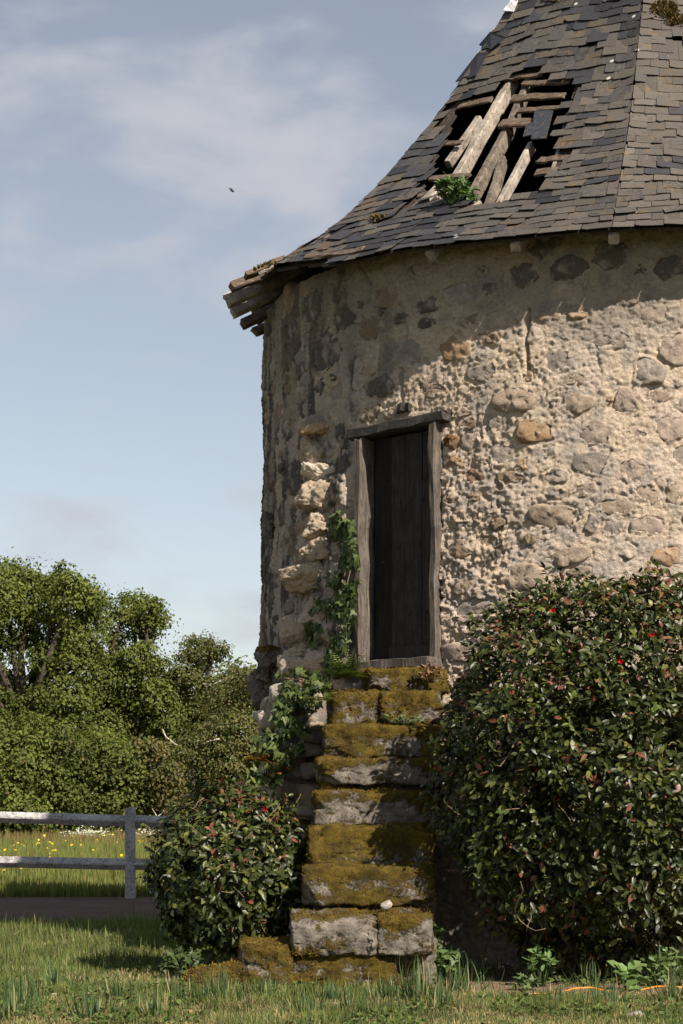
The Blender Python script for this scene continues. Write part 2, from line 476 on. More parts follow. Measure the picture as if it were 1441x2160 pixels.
# ------------------------------------------------------------------ ground
def sheet(name, mat, xs, ys, z, kind='structure', bumpy=0.0, seed=0):
    X, Y = np.meshgrid(xs, ys)
    Z = np.full(X.shape, z) + (fbm(X * .5, Y * .5, 0, 3, seed) * bumpy if bumpy else 0)
    V = np.stack([X, Y, Z], -1).reshape(-1, 3); nx = len(xs)
    i = (np.arange(len(ys) - 1)[:, None] * nx + np.arange(nx - 1)[None]).ravel()
    return link(name, mesh_np(name, V, np.stack([i, i+1, i+nx+1, i+nx], 1)), mat, kind=kind)

sheet('meadow', M['meadow'], np.linspace(-900, 900, 7), np.linspace(-300, 1500, 7), -.012)
sheet('lawn', M['lawn'], np.linspace(-30, 30, 41), np.linspace(-6, 24.6, 31), -.006)
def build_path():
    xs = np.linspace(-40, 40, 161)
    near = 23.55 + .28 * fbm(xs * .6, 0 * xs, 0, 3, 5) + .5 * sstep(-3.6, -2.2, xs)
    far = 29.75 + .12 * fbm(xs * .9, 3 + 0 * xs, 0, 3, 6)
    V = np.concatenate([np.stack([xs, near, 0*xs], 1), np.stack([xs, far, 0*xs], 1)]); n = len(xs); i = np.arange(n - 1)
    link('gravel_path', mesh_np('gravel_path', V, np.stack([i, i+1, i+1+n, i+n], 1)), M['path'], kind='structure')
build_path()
def build_soil():
    t = np.linspace(0, 2*np.pi, 60, endpoint=False)
    r = 1 + .16 * fbm(np.cos(t) * 2, np.sin(t) * 2, 0, 3, 9)
    V = np.stack([1.75 + 1.75 * r * np.cos(t), 16.35 + 1.3 * r * np.sin(t), 0 * t + .002], 1)
    V = np.concatenate([V, [[1.75, 16.35, .002]]]); k = np.arange(60)
    link('bare_soil', mesh_np('bare_soil', V, np.stack([k, (k+1) % 60, 0*k + 60], 1)), M['soil'], kind='structure')
build_soil()

# ------------------------------------------------------------------ the tower
CC = np.array([3.152, 20.86]); RW = 3.95
def wall_r(z): return RW + .0115 * (1.5 - np.asarray(z, float))
def cyl(phi, z, r): return np.stack([CC[0] - r * np.sin(phi), CC[1] - r * np.cos(phi), z + 0 * phi], -1)
def wall_hit(px, py, R=RW):
    px = np.asarray(px, float); a = (px - CX) / F
    A = a*a + 1; Bq = a * CC[0] + CC[1]; Cq = CC @ CC - R * R
    D = np.maximum(Bq * Bq - A * Cq, 0); Y = (Bq - np.sqrt(D)) / A; X = a * Y
    return np.arctan2(CC[0] - X, CC[1] - Y), EYE - (np.asarray(py, float) - HY) / F * Y, Y

tower = thing('stone_tower', 'round rubble stone tower with broken slate roof and dark plank door above mossy steps', 'tower', (CC[0], CC[1], 0))
wall_root = None

# door frame of reference
PHD = float(wall_hit(835, 1150)[0])
DP = np.array([CC[0] - RW * math.sin(PHD), CC[1] - RW * math.cos(PHD), 0])
DT = np.array([math.cos(PHD), -math.sin(PHD), 0]); DN = np.array([-math.sin(PHD), -math.cos(PHD), 0])
def dpt(t, n, z): return DP + DT * t + DN * n + np.array([0, 0, z])
def door_t(P): return (np.asarray(P)[..., :2] - DP[:2]) @ DT[:2]
DZ0, DZ1 = 2.545, 4.46

# stones read off the photograph: x0, y0, x1, y1, tone, proud
TONE = {'grey': (.37, .33, .285), 'dark': (.16, .14, .12), 'tan': (.44, .36, .27), 'orange': (.46, .315, .19),
        'rust': (.24, .115, .045), 'pink': (.45, .37, .305), 'light': (.6, .53, .43), 'red': (.29, .185, .135), 'brown': (.31, .24, .17)}
HAND = [(920,708,985,762,'orange',.02), (975,765,1055,803,'grey',.015), (1030,820,1128,870,'tan',.075), (1085,880,1168,934,'orange',.04),
 (1172,826,1262,872,'tan',.02), (1368,868,1470,928,'pink',.02), (1097,1060,1232,1119,'tan',.045), (1280,818,1345,868,'pink',.012),
 (1338,748,1400,815,'grey',.05), (1225,885,1290,945,'pink',.008), (1176,700,1200,722,'grey',.015), (1250,690,1330,735,'grey',.008),
 (1130,655,1190,676,'tan',.02), (1192,652,1236,672,'orange',.03), (1108,690,1140,727,'light',.03), (1064,548,1120,606,'dark',.02),
 (1150,538,1232,592,'dark',.02), (1380,536,1441,592,'dark',.02), (1250,508,1335,566,'dark',.012), (1108,482,1180,545,'dark',.015),
 (754,790,822,842,'dark',.02), (872,668,915,690,'dark',.01), (1142,985,1200,1018,'grey',.015), (1142,1024,1202,1052,'grey',.02),
 (1232,1090,1266,1122,'grey',.02), (1292,962,1368,1012,'pink',.008), (1300,1145,1348,1178,'light',.04), (1376,1150,1446,1190,'orange',.04),
 (1065,1185,1140,1254,'tan',.05), (1150,1155,1240,1192,'tan',.03), (1042,990,1102,1018,'brown',.02), (972,985,1024,1020,'red',.02),
 (1085,965,1116,990,'orange',.03), (1018,1088,1066,1116,'brown',.02), (1102,1120,1126,1150,'brown',.04), (926,914,962,940,'rust',.04),
 (1028,1155,1054,1180,'dark',.03), (752,852,792,892,'brown',.03), (796,856,832,884,'tan',.02), (612,870,692,938,'grey',.03),
 (590,960,640,1050,'dark',.012), (690,640,740,700,'dark',.008), (650,690,705,800,'dark',.008), (870,625,920,660,'dark',.008),
 (960,655,1010,690,'brown',.015), (1000,690,1050,725,'brown',.015), (1180,780,1240,812,'tan',.01), (1275,830,1300,850,'orange',.02),
 (935,960,975,990,'orange',.02), (930,1040,960,1070,'brown',.02), (985,1035,1010,1060,'brown',.03), (1330,1080,1400,1130,'pink',.01),
 (1350,640,1410,680,'pink',.02), (1400,1010,1450,1060,'tan',.015), (570,600,620,680,'brown',.01), (620,610,670,690,'dark',.008),
 (700,890,722,930,'dark',.01), (1200,1010,1260,1050,'pink',.006), (1390,700,1450,770,'pink',.012), (1260,1040,1330,1090,'tan',.008),
 (950,1220,1000,1260,'tan',.02), (940,1140,990,1180,'brown',.02), (1290,610,1350,645,'tan',.015), (830,720,880,770,'grey',.008),
 (780,600,830,650,'brown',.01), (880,800,930,840,'tan',.012), (960,1300,1010,1330,'brown',.02)]
stones = []                                          # (phi, z, half width, half height, proud, tone colour, seed)
for i, (x0, y0, x1, y1, tone, pr) in enumerate(HAND):
    ph, z, Y = wall_hit((x0 + x1) / 2, (y0 + y1) / 2)
    pa, _, _ = wall_hit(x0, y0); pb, _, _ = wall_hit(x1, y0)
    hw = min(abs(float(pa - pb)) * RW / 2, .24); hh = (y1 - y0) / F * float(Y) / 2
    stones.append((float(ph), float(z), hw, hh, pr, np.array(TONE[tone]) * rng.uniform(.9, 1.1), i))
keys = ['grey', 'tan', 'pink', 'pink', 'tan', 'grey', 'brown', 'tan', 'pink', 'grey']
tries = 0
while len(stones) < 296 and tries < 60000:
    tries += 1
    ph = rng.uniform(-.12, 1.60); z = rng.uniform(2.15, 5.86)
    hw = rng.uniform(.06, .13) if rng.random() < .55 else rng.uniform(.12, .21); hh = hw * rng.uniform(.5, .85)
    ok = True
    for s in stones:
        if abs(s[0] - ph) * RW < (s[2] + hw) * .80 and abs(s[1] - z) < (s[3] + hh) * .80: ok = False; break
    t = door_t(cyl(np.float64(ph), np.float64(z), RW))
    if -.58 - hw * .6 < t < .55 + hw * .6 and 2.3 < z < 4.66 + hh * .7: ok = False
    if not ok: continue
    tone = keys[rng.integers(len(keys))]
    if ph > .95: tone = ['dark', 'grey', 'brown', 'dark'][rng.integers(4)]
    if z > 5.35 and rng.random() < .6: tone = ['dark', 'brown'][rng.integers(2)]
    pr = rng.choice([-.010, -.003, .004, .014], p=[.34, .30, .24, .12])
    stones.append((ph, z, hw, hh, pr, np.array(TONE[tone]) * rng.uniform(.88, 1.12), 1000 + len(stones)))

SY = 1.35
def stone_edge(th, st):
    """outline of a stone fitted between its neighbours, corners softened, edge chipped"""
    sp, sz, hw, hh, pr, col, sd = st
    c, sn = np.cos(th), np.sin(th); Ri = math.sqrt(hw * hh * SY); q = np.zeros(np.shape(th))
    for o in stones:
        dx, dy = (o[0] - sp) * RW, (o[1] - sz) * SY
        if o[6] == sd or dx * dx + dy * dy > .8: continue
        d = math.hypot(dx, dy); Rj = math.sqrt(o[2] * o[3] * SY)
        h = min(max((d * d + Ri * Ri - Rj * Rj) / (2 * d), .25 * d), .75 * d)
        q = q + np.maximum((c * dx + sn * SY * dy) / (d * h), 0) ** 16
    rg = np.random.default_rng(sd + 7000); k = 6; ang = np.linspace(0, 2 * np.pi, k, endpoint=False) + rg.normal(0, .3, k)
    for ai, hi in zip(ang, rg.uniform(.95, 1.35, k)):
        q = q + np.maximum((c / hw * math.cos(ai) + sn / hh * math.sin(ai)) / hi, 0) ** 16
    r = q ** (-1 / 16)
    return np.maximum(r - .004 - (sd % 7) * .0022, .025) * (1 + .11 * fbm(c * 3 + sd, sn * 3, sd * .37, 3, 2))

PH_A, PH_B = float(wall_hit(664, 1200)[0]), float(wall_hit(738, 1200)[0])
def wall_disp(phi, z):
    u = phi * RW
    ragged = .035 * fbm(z * 5, u * 2, 3, 3, 44)
    pier = .085 * sstep(PH_A + .03 + ragged, PH_A - .01 + ragged, phi) * sstep(PH_B - .02, PH_B + .01, phi) * sstep(4.28, 4.1, z + ragged) # stump of the wall once bonded in here
    rough = 1 + .85 * sstep(.74, .66, phi) * sstep(.40, .52, phi) * sstep(4.7, 4.3, z) + .35 * sstep(.75, .9, phi)
    d = pier + .022 * fbm(u * 1.3, z * 1.3, 1, 3, 1) + .0062 * rough ** 1.7 * fbm(u * 6, z * 7, 2, 4, 2, .55)
    d = d + .0055 * rough ** 1.3 * np.abs(fbm(u * 13, z * 15, 3, 3, 3))
    d = d + .0085 * rough ** .6 * fbm(u * 26, z * 32, 6, 3, 9, .65)
    cr = np.abs(fbm(u * 2.6 + 11, z * 3.4, 7, 4, 12, .55))
    d = d - .016 * sstep(.030, .004, cr) * sstep(-.1, .25, fbm(u * 1.7, z * 1.7 + 5, 4, 2, 13))
    d = d - .010 * rough ** 1.6 * sstep(.2, .6, fbm(u * 9 + 40, z * 12, 5, 4, 7, .6))          # pits where mortar has fallen out
    return d

def build_wall():
    global wall_root
    ph = np.concatenate([np.arange(-.44, 1.86, .00285), np.linspace(1.86, 2 * np.pi - .44, 70)])
    zz = np.arange(0, 6.03, .0113)
    P, Zg = np.meshgrid(ph, zz)
    fine = (P < 1.9)
    D = np.zeros(P.shape); D[fine] = wall_disp(P[fine], Zg[fine])
    tq = door_t(cyl(P, Zg, RW)); front = np.cos(P - PHD) > .5
    # albedo
    u = P * RW
    a = fbm(u * 2.2, Zg * 2.2, 4, 4, 21); b = fbm(u * 5, Zg * 5, 6, 3, 22); st = fbm(u * 3.2, Zg * .8, 8, 4, 23)
    cream, pinkg, greym = np.array((.60, .485, .36)), np.array((.585, .478, .39)), np.array((.41, .358, .305))
    wgt = sstep(-.35, .45, a)[..., None]
    T = cream * (1 - wgt) + pinkg * wgt
    g2 = (sstep(-.05, .5, b + .4 * a) * .85)[..., None]; T = T * (1 - g2) + greym * g2
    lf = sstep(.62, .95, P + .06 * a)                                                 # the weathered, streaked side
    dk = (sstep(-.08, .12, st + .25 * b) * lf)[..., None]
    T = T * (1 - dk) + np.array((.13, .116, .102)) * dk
    pl = (sstep(.12, .4, fbm(u * 4.2 + 31, Zg * .9, 5, 3, 29)) * lf * .9)[..., None]
    T = T * (1 - pl) + np.array((.50, .435, .36)) * pl                                # run-down pale lime
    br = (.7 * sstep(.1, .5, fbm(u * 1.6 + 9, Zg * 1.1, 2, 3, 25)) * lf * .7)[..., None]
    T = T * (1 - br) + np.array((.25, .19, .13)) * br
    head_mix = (sstep(5.0, 5.5, Zg + .3 * a) * .5)[..., None]
    T = T * (1 - head_mix) + np.array((.22, .185, .14)) * head_mix                              # browner and darker towards the wall head
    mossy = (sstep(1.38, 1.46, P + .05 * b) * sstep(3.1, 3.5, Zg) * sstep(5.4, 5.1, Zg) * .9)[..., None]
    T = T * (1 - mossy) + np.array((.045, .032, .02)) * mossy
    # seat the stones
    for (sp, sz, hw, hh, pr, col, sd) in stones:
        R = max(hw, hh) * 1.4 + .03
        j0, j1 = np.searchsorted(ph[:780], [sp - R / RW, sp + R / RW]) if sp < 1.8 else (0, 0)
        i0, i1 = np.searchsorted(zz, [sz - R, sz + R])
        if j1 <= j0 or i1 <= i0: continue
        du = (P[i0:i1, j0:j1] - sp) * RW; dz = Zg[i0:i1, j0:j1] - sz
        rho = np.hypot(du, dz); e = stone_edge(np.arctan2(dz, du), (sp, sz, hw, hh, pr, col, sd))
        gap = rho - e
        D[i0:i1, j0:j1] -= .016 * np.exp(-((gap - .003) / .010) ** 2) * sstep(-.1, .5, fbm(P[i0:i1, j0:j1] * 18, Zg[i0:i1, j0:j1] * 5, 3, 2, 33)) + .05 * (gap < -.05)
    # cracks
    X, Yp = proj(cyl(P, Zg, RW))
    for pts, dep in (([(836,640),(850,700),(838,760),(842,850)], .022), ([(1112,650),(1108,720),(1112,800)], .045), ([(755,560),(775,600),(770,640)], .03),
                     ([(712,560),(700,640)], .02), ([(660,760),(668,830)], .025), ([(1250,700),(1262,770)], .02), ([(1130,700),(1105,760)], .0)):
        dd = seg_dist(X, Yp + 0, pts) + 3 * b
        D -= np.where(fine & front, dep * np.exp(-(dd / 3.0) ** 2), 0)
    V = cyl(P, Zg, wall_r(Zg) + D).reshape(-1, 3)
    nz, nph = P.shape
    idx = np.arange(nz * nph).reshape(nz, nph)
    a0, a1 = idx[:-1], idx[1:]
    Q = np.stack([np.roll(a0, -1, 1), a0, a1, np.roll(a1, -1, 1)], -1)
    hole = front & (tq > -.485 + .006 * b) & (tq < .468 + .012 * b) & (Zg > 2.47) & (Zg < 4.55)
    keep = ~(hole[:-1] & hole[1:] & np.roll(hole, -1, 1)[:-1] & np.roll(hole, -1, 1)[1:])
    Q = Q[keep].reshape(-1, 4)
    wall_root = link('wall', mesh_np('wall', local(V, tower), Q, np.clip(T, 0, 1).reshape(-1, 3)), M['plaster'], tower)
build_wall()

def build_stones():
    th = np.linspace(0, 2 * np.pi, 26, endpoint=False); rr = [.2, .4, .6, .76, .88, .97, 1.06]
    for (sp, sz, hw, hh, pr, col, sd) in stones:
        e = stone_edge(th, (sp, sz, hw, hh, pr, col, sd)); du = [0.0]; dz = [0.0]; rho = [0.0]
        for r in rr:
            du += list(np.cos(th) * e * r); dz += list(np.sin(th) * e * r); rho += [r] * len(th)
        du, dz, rho = map(np.array, (du, dz, rho))
        base = wall_disp(np.array([sp]), np.array([sz]))[0] * .5
        pv = pr * .7 if pr < .02 else .010 + (pr - .02) * .38
        h = base + pv * .9 + .001 - (pr * .2 + .003) * rho ** 3 - .055 * np.clip((rho - .90) / .16, 0, 1) ** 1.5
        rgs = np.random.default_rng(sd); tl = rgs.normal(0, 1, 2)
        for _k in range(4):                                                             # broken faces
            aa = rgs.uniform(0, 2 * np.pi); dd = np.cos(aa) * du / hw + np.sin(aa) * dz / hh
            h = h - np.maximum(dd - rgs.uniform(.25, .7), 0) * rgs.uniform(.006, .022)
        h += (tl[0] * du + tl[1] * dz) * min(.12, pr * 2) + fbm(du * 16 + sd, dz * 16, sd * .1, 4, 5, .6) * (.011 + pr * .15) + .006 * fbm(du * 42 + sd, dz * 42, sd * .1, 2, 6)
        V = cyl(sp + du / RW, sz + dz, wall_r(sz) + h)
        n = len(th); k = np.arange(n)
        T3 = np.stack([0*k, 1 + (k + 1) % n, 1 + k], 1)
        Q = np.concatenate([np.stack([1+i*n+k, 1+i*n+(k+1) % n, 1+(i+1)*n+(k+1) % n, 1+(i+1)*n+k], 1) for i in range(len(rr)-1)])
        link('stone', mesh_np('stone', local(V, tower), [T3, Q], col * np.array((.74, .71, .70))), M['granite'], wall_root)
build_stones()

# stones of the broken wall that once joined the tower beside the door, and of the stub under it
ROCKS = [(676,1050,80,62,.13,.17,'tan',0), (682,1108,64,48,.10,.14,'tan',0), (673,1158,82,56,.13,.17,'tan',0), (658,1213,106,58,.15,.2,'orange',0),
         (636,1332,54,62,.12,.18,'pink',0), (640,1376,58,34,.10,.2,'tan',0), (642,1404,64,46,.14,.22,'pink',0), (672,1290,56,50,.06,.12,'pink',0),
         (665,906,32,18,.06,.08,'orange',0), (656,958,38,52,.05,.1,'tan',0), (690,1395,70,60,.05,.15,'pink',0), (700,1340,60,70,.02,.12,'pink',0),
         (668,1000,60,36,.03,.1,'light',0), (574,1386,62,44,.16,.2,'tan',1), (562,1420,50,36,.12,.2,'dark',0), (561,1470,56,92,.14,.2,'dark',0),
         (565,1108,26,52,.03,.06,'dark',0)]  # this last dark stone stands in for a shaded hole in the wall
for i, (x, y, w, h, out, dep, tone, ms) in enumerate(ROCKS):
    ph, z, Y = wall_hit(max(x, 556), y); Y = float(Y)
    n = np.array([-math.sin(ph), -math.cos(ph), 0])
    if x > 600 and i < 13: x, w, h, out = x + 8, w + 26, h * 1.08, out + .10
    c = at(x, y, Y - .02) + n * (out - dep) * .6 * np.array([.35, 1, 0])
    v, Q, nn = block_np(c, (w / F * Y / 2 * 1.06, dep, h / F * Y / 2 * 1.08), yaw=-float(ph) * .45 + .1 * (i % 3 - 1), roll=.10 * ((i * 7) % 5 - 2) / 2, pw=8, rough=.024, seed=i, n=26, facets=8, freq=8)
    mo = sstep(.45, .8, nn[:, 2]) * ms
    link('stone', mesh_np('stone', local(v, tower), Q, np.array(TONE['tan' if tone == 'orange' and i == 3 else tone]) * np.array((.98, .95, .92)), extra={'moss': mo}), M['mossy'] if ms else M['granite'], wall_root)

# ---- door
def dbeam(name, t0, z0, t1, z1, w, h, n, mat, parent, seed, rough=.004, segs=6, label=None):
    d = beam_np(dpt(t0, n, z0), dpt(t1, n, z1), w, h, DN, seed, rough, segs)
    return part_np(name, d, mat, parent, label=label)
frame = link('door_frame', None, None, tower)
dbeam('jamb', -.432, DZ0 - .03, -.428, DZ1, .072, .20, -.08, M['frame'], frame, 1, .005, 9)
dbeam('jamb', .418, DZ0 - .03, .415, DZ1 + .03, .072, .20, -.08, M['frame'], frame, 2, .005, 9)
dbeam('lintel', -.57, 4.515, .53, 4.55, .09, .20, -.088, M['lintel'], frame, 3, .006, 9)
dbeam('lintel_stub', .00, 4.665, .14, 4.67, .085, .14, -.068, M['lintel'], frame, 4, .006, 3)
dbeam('sill', -.50, 2.50, .46, 2.515, .085, .36, -.02, M['frame'], frame, 5, .006, 8)
door = link('door', None, None, tower)
ts = np.linspace(-.385, .375, 5); ts[1] = -.16
for i in range(4):
    g = .004
    dbeam('plank', (ts[i] + ts[i+1]) / 2 - (.0 if i else .0), DZ0 + .005, (ts[i] + ts[i+1]) / 2 + .002, DZ1, ts[i+1] - ts[i] - g, .04, -.135 - .004 * (i % 2) - (.035 if i == 0 else 0), M['lintel_dark'] if i == 0 else M['door'], door, 10 + i, .0025, 6)
dbeam('rail', -.15, DZ0 + .07, .37, DZ0 + .07, .11, .03, -.100, M['door'], door, 20, .002, 5)
for t, z in ((-.05, 3.9), (.2, 3.9), (.06, 2.95), (.24, 2.95), (-.24, 3.4)):
    v, Q, _ = block_np(dpt(t, -.108, z), (.012, .012, .012), pw=3, n=5, rough=0)
    link('nail', mesh_np('nail', local(v, tower), Q, None), M['lintel'], door)

# ------------------------------------------------------------------ roof: a bell-cast eight-sided spire on a round eave
PROF = np.array([(4.36, 5.93, 0), (4.02, 6.21, .35), (3.62, 6.57, .8), (3.2, 6.98, 1), (2.77, 7.46, 1), (2.3, 8.09, 1), (1.79, 8.84, 1), (.9, 10.22, 1), (.02, 11.6, 1)])
S_ = np.concatenate([[0], np.cumsum(np.hypot(np.diff(PROF[:, 0]), np.diff(PROF[:, 1])))])
FAC0, DF = R_(36.5), R_(45)
def roof_raw(phi, s):
    phi, s = np.broadcast_arrays(np.asarray(phi, float), np.asarray(s, float))
    rv = np.interp(s, S_, PROF[:, 0]); Z = np.interp(s, S_, PROF[:, 1]); w = np.interp(s, S_, PROF[:, 2])
    lo = s < 0
    rv = np.where(lo, PROF[0, 0] - s * .78, rv); Z = np.where(lo, PROF[0, 1] + s * .62, Z)
    rv = rv - np.interp(phi, [R_(-10), R_(9), R_(22), R_(38), R_(50), R_(62), R_(110)], [.08, .10, .14, .20, .15, .04, .0]) * np.clip(1 - s / .9, 0, 1.0)
    dl = (phi - FAC0 + DF / 2) % DF - DF / 2
    r = rv * (1 - w) + w * rv * math.cos(DF / 2) / np.cos(dl)
    sag = .018 * fbm(phi * 5, s * 1.3, 0, 2, 40) * np.clip((6 - s) / 3, 0, 1)
    Z = Z - .07 * sstep(R_(42), R_(12), phi) + sag + .13 * sstep(R_(44), R_(66), phi) * sstep(R_(150), R_(120), phi) * np.clip(1 - s / .9, 0, 1)
    return np.stack([CC[0] - r * np.sin(phi), CC[1] - r * np.cos(phi), Z], -1)
def roof_nrm(phi, s):
    e = .004
    a = roof_raw(phi - e, s) - roof_raw(phi + e, s); b = roof_raw(phi, s + .02) - roof_raw(phi, s - .02)
    return unit(np.cross(a, b))
def roofP(phi, s, off=0.0):
    return roof_raw(phi, s) + roof_nrm(phi, s) * np.asarray(off)[..., None]

_gp, _gs = np.meshgrid(np.arange(R_(-45), R_(80), .006), np.arange(-.1, 5.0, .012))
_gP = roof_raw(_gp, _gs); _gx, _gy = proj(_gP); _gn = roof_nrm(_gp, _gs); _gf = np.sum(_gn * (np.array([0, 0, EYE]) - _gP), -1) > 0
def roof_hit(px, py):
    d = (_gx - px) ** 2 + (_gy - py) ** 2 + np.where(_gf, 0, 1e9)
    k = np.unravel_index(np.argmin(d), d.shape)
    return float(_gp[k]), float(_gs[k])

HOLE = [(1062,162), (1148,150), (1160,168), (1208,164), (1204,215), (1190,255), (1180,300), (1162,345), (1156,385), (1110,408), (1040,428),
        (1004,434), (960,420), (915,410), (895,385), (915,352), (930,312), (940,292), (958,258), (970,225), (1020,198)]
GAPS = [[(1224,95),(1262,92),(1258,104),(1226,110)], [(1418,78),(1441,76),(1450,98),(1420,96)], [(930,205),(985,215),(960,262),(940,300),(918,330),(905,345),(925,280),(935,240)],
        [(885,385),(925,372),(915,400),(880,432),(850,446)], [(1148,322),(1205,318),(1200,352),(1140,382)]]
def gone(phi, s, px, py, board=False):
    h = in_poly(px, py, HOLE)
    if not board:
        for g in GAPS: h = h | in_poly(px, py, g)
    else:
        for g in GAPS[:2]: h = h | in_poly(px, py, g)
    jag = .05 * np.sin(np.asarray(phi) * 41) + .04 * np.sin(np.asarray(phi) * 97)
    edge = np.interp(phi, [R_(38), R_(46), R_(54), R_(62), R_(68), R_(74), R_(80), R_(115)], [-.2, -.05, .03, .08, .14, .22, .34, .40]) + jag * (.5 if board else 1)
    return h | ((np.asarray(phi) > R_(38)) & (np.asarray(phi) < R_(128)) & (np.asarray(s) < edge))

roof = None
def build_roof():
    global roof
    ph = np.linspace(-np.pi, np.pi, 361)[:-1] + R_(.35); ss = np.concatenate([np.arange(.03, 3.6, .045), np.linspace(3.6, S_[-1] - .01, 40)])
    P, Sg = np.meshgrid(ph, ss)
    V = roofP(P, Sg, -.035 + 0 * P); fx, fy = proj(V); nrm = roof_nrm(P, Sg)
    fr = np.sum(nrm * (np.array([0, 0, EYE]) - V), -1) > 0
    rem = gone(P, Sg, np.where(fr, fx, -999), np.where(fr, fy, -999), True)
    for (hx, hy, hr) in ((1066, 314, 9), (1090, 281, 3)):
        rem |= (~fr) & (np.hypot(fx - hx, fy - hy) < hr)
    n, m = P.shape; idx = np.arange(n * m).reshape(n, m); a0, a1 = idx[:-1], idx[1:]
    Q = np.stack([np.roll(a0, -1, 1), a0, a1, np.roll(a1, -1, 1)], -1)
    keep = ~(rem[:-1] | rem[1:] | np.roll(rem, -1, 1)[:-1] | np.roll(rem, -1, 1)[1:])
    roof = link('roof', mesh_np('roof', local(V, tower), Q[keep].reshape(-1, 4), None, False), M['board'], tower)
    md = roof.modifiers.new('thickness', 'SOLIDIFY'); md.thickness = .022; md.offset = -1
build_roof()

def build_slates():
    rg = np.random.default_rng(77); rows = []
    e = .113; k = 0; s = -.035
    while s < S_[-1] - .25:
        r = float(np.interp(s, S_, PROF[:, 0])); w0 = .205
        for f in range(8):
            c = FAC0 + DF * (f if f < 5 else f - 8); lo, hi = c - DF / 2, c + DF / 2
            if hi < R_(-100) or lo > R_(130): continue
            nfl = max(1, int(round((hi - lo) * r / w0))); step = (hi - lo) / nfl
            shift = (0.5 if k % 2 else 0.0) * step
            js = lo + shift + step * np.arange(-1, nfl + 2) + rg.normal(0, .10, nfl + 3) * step
            for j in range(nfl + 2):
                a, b = js[j], js[j + 1]
                a, b = max(a, lo), min(b, hi)
                if b - a < .22 * step: continue
                rows.append((s, a + .0006, b - .0006, k, c))
        s += e * (1 + .03 * math.sin(k)); k += 1
    big, rest = [], []
    for (s, a, b, k, c) in rows:
        mid = (a + b) / 2; s0 = s + rg.normal(0, .006); hgt = 2 * e - .01
        Pm = roof_raw(mid, s0 + .055); px, py = proj(Pm)
        nm = roof_nrm(mid, s0 + .055); fr = float(nm @ (np.array([0, 0, EYE]) - Pm)) > 0
        if gone(mid, s0 + .03, px if fr else -999, py if fr else -999): continue
        d2 = pnoise(mid * 6, s * 2.2, 0, 50) + .5 * pnoise(mid * 15, s * 7, 3, 51)
        inframe = fr and -40 < px < 1500 and -40 < py < 2000
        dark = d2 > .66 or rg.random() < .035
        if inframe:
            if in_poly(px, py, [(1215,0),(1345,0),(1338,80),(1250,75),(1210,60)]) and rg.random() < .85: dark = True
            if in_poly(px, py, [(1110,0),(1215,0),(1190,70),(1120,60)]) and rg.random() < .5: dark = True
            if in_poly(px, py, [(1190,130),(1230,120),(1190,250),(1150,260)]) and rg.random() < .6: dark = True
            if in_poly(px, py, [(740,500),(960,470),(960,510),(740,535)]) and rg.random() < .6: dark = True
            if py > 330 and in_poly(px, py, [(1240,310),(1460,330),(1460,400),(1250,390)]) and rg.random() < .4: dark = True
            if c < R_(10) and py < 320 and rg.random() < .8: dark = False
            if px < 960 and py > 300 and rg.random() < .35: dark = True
        right = c < R_(10)
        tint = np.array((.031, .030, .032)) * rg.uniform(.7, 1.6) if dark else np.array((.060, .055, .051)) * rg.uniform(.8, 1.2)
        lich = rg.uniform(.0, .3) if dark else rg.uniform(.3, .95)
        if right and not dark: lich = rg.uniform(.5, .95)
        if gone(mid, s0 + hgt - .03, px if fr else -999, (py - 28) if fr else -999): hgt = e + .01
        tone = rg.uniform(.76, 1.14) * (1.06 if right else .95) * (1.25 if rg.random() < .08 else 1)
        # outline in (phi fraction, s): lower-left, lower-right, upper-right, upper-left with clipped or broken corners
        wd = (b - a); pts = []
        sk = rg.normal(0, .006); 
        cl = rg.uniform(.05, .3, 2) * (rg.random(2) < .22)
        bs = [0, 0]
        if cl[0]: pts += [(0, cl[0] * e), (cl[0] * .8, 0)]
        else: pts += [(0, 0)]
        pts += [(.35, rg.normal(0, .002)), (.7, rg.normal(0, .002))]
        if cl[1]: pts += [(1 - cl[1] * .8, sk), (1, cl[1] * e + sk)]
        else: pts += [(1, sk)]
        pts += [(1, hgt), (0, hgt)]
        q = np.array(pts); lift = rg.normal(0, .004)
        slip = rg.random() < .05
        rot = rg.normal(0, .010) + (rg.choice([-1, 1]) * rg.uniform(.08, .3) if slip else 0)
        x = (q[:, 0] - .5) * wd; y = q[:, 1]
        r = np.linalg.norm(Pm[:2] - CC)
        xm, ym = x * r, y - .05
        xm, ym = xm * math.cos(rot) - ym * math.sin(rot), xm * math.sin(rot) + ym * math.cos(rot)
        f = np.clip(y / hgt, 0, 1)
        off = (.0145 + lift * .35 + abs(rg.normal(0, .003)) + (.012 if slip else 0)) * (1 - f) + .002 * f
        off = off + rg.normal(0, .006) * q[:, 0]
        phs = np.clip(mid + xm / r, c - DF / 2 - .004, c + DF / 2 + .004) if not slip else mid + xm / r
        top = roof_raw(phs, s0 + .05 + ym) + roof_nrm(0*phs + np.clip(mid, c - DF/2 + .02, c + DF/2 - .02), s0 + .05 + ym) * off[:, None]
        bot = top - nm * .005
        n = len(q); V = np.concatenate([top, bot])
        kk = np.arange(n); side = np.stack([kk, n + kk, n + (kk + 1) % n, (kk + 1) % n], 1)
        cap = np.concatenate([kk[None], (n + kk[::-1])[None]])
        item = (V, side, cap, tint, lich, tone)
        if inframe:
            X, Y = proj(top); ar = .5 * abs(np.dot(X, np.roll(Y, 1)) - np.dot(Y, np.roll(X, 1)))
            vis = (X.max() < 1450 and Y.min() > -5)
            big.append((ar * (1 if vis else .3), item))
        else: rest.append(item)
    big.sort(key=lambda t: -t[0])
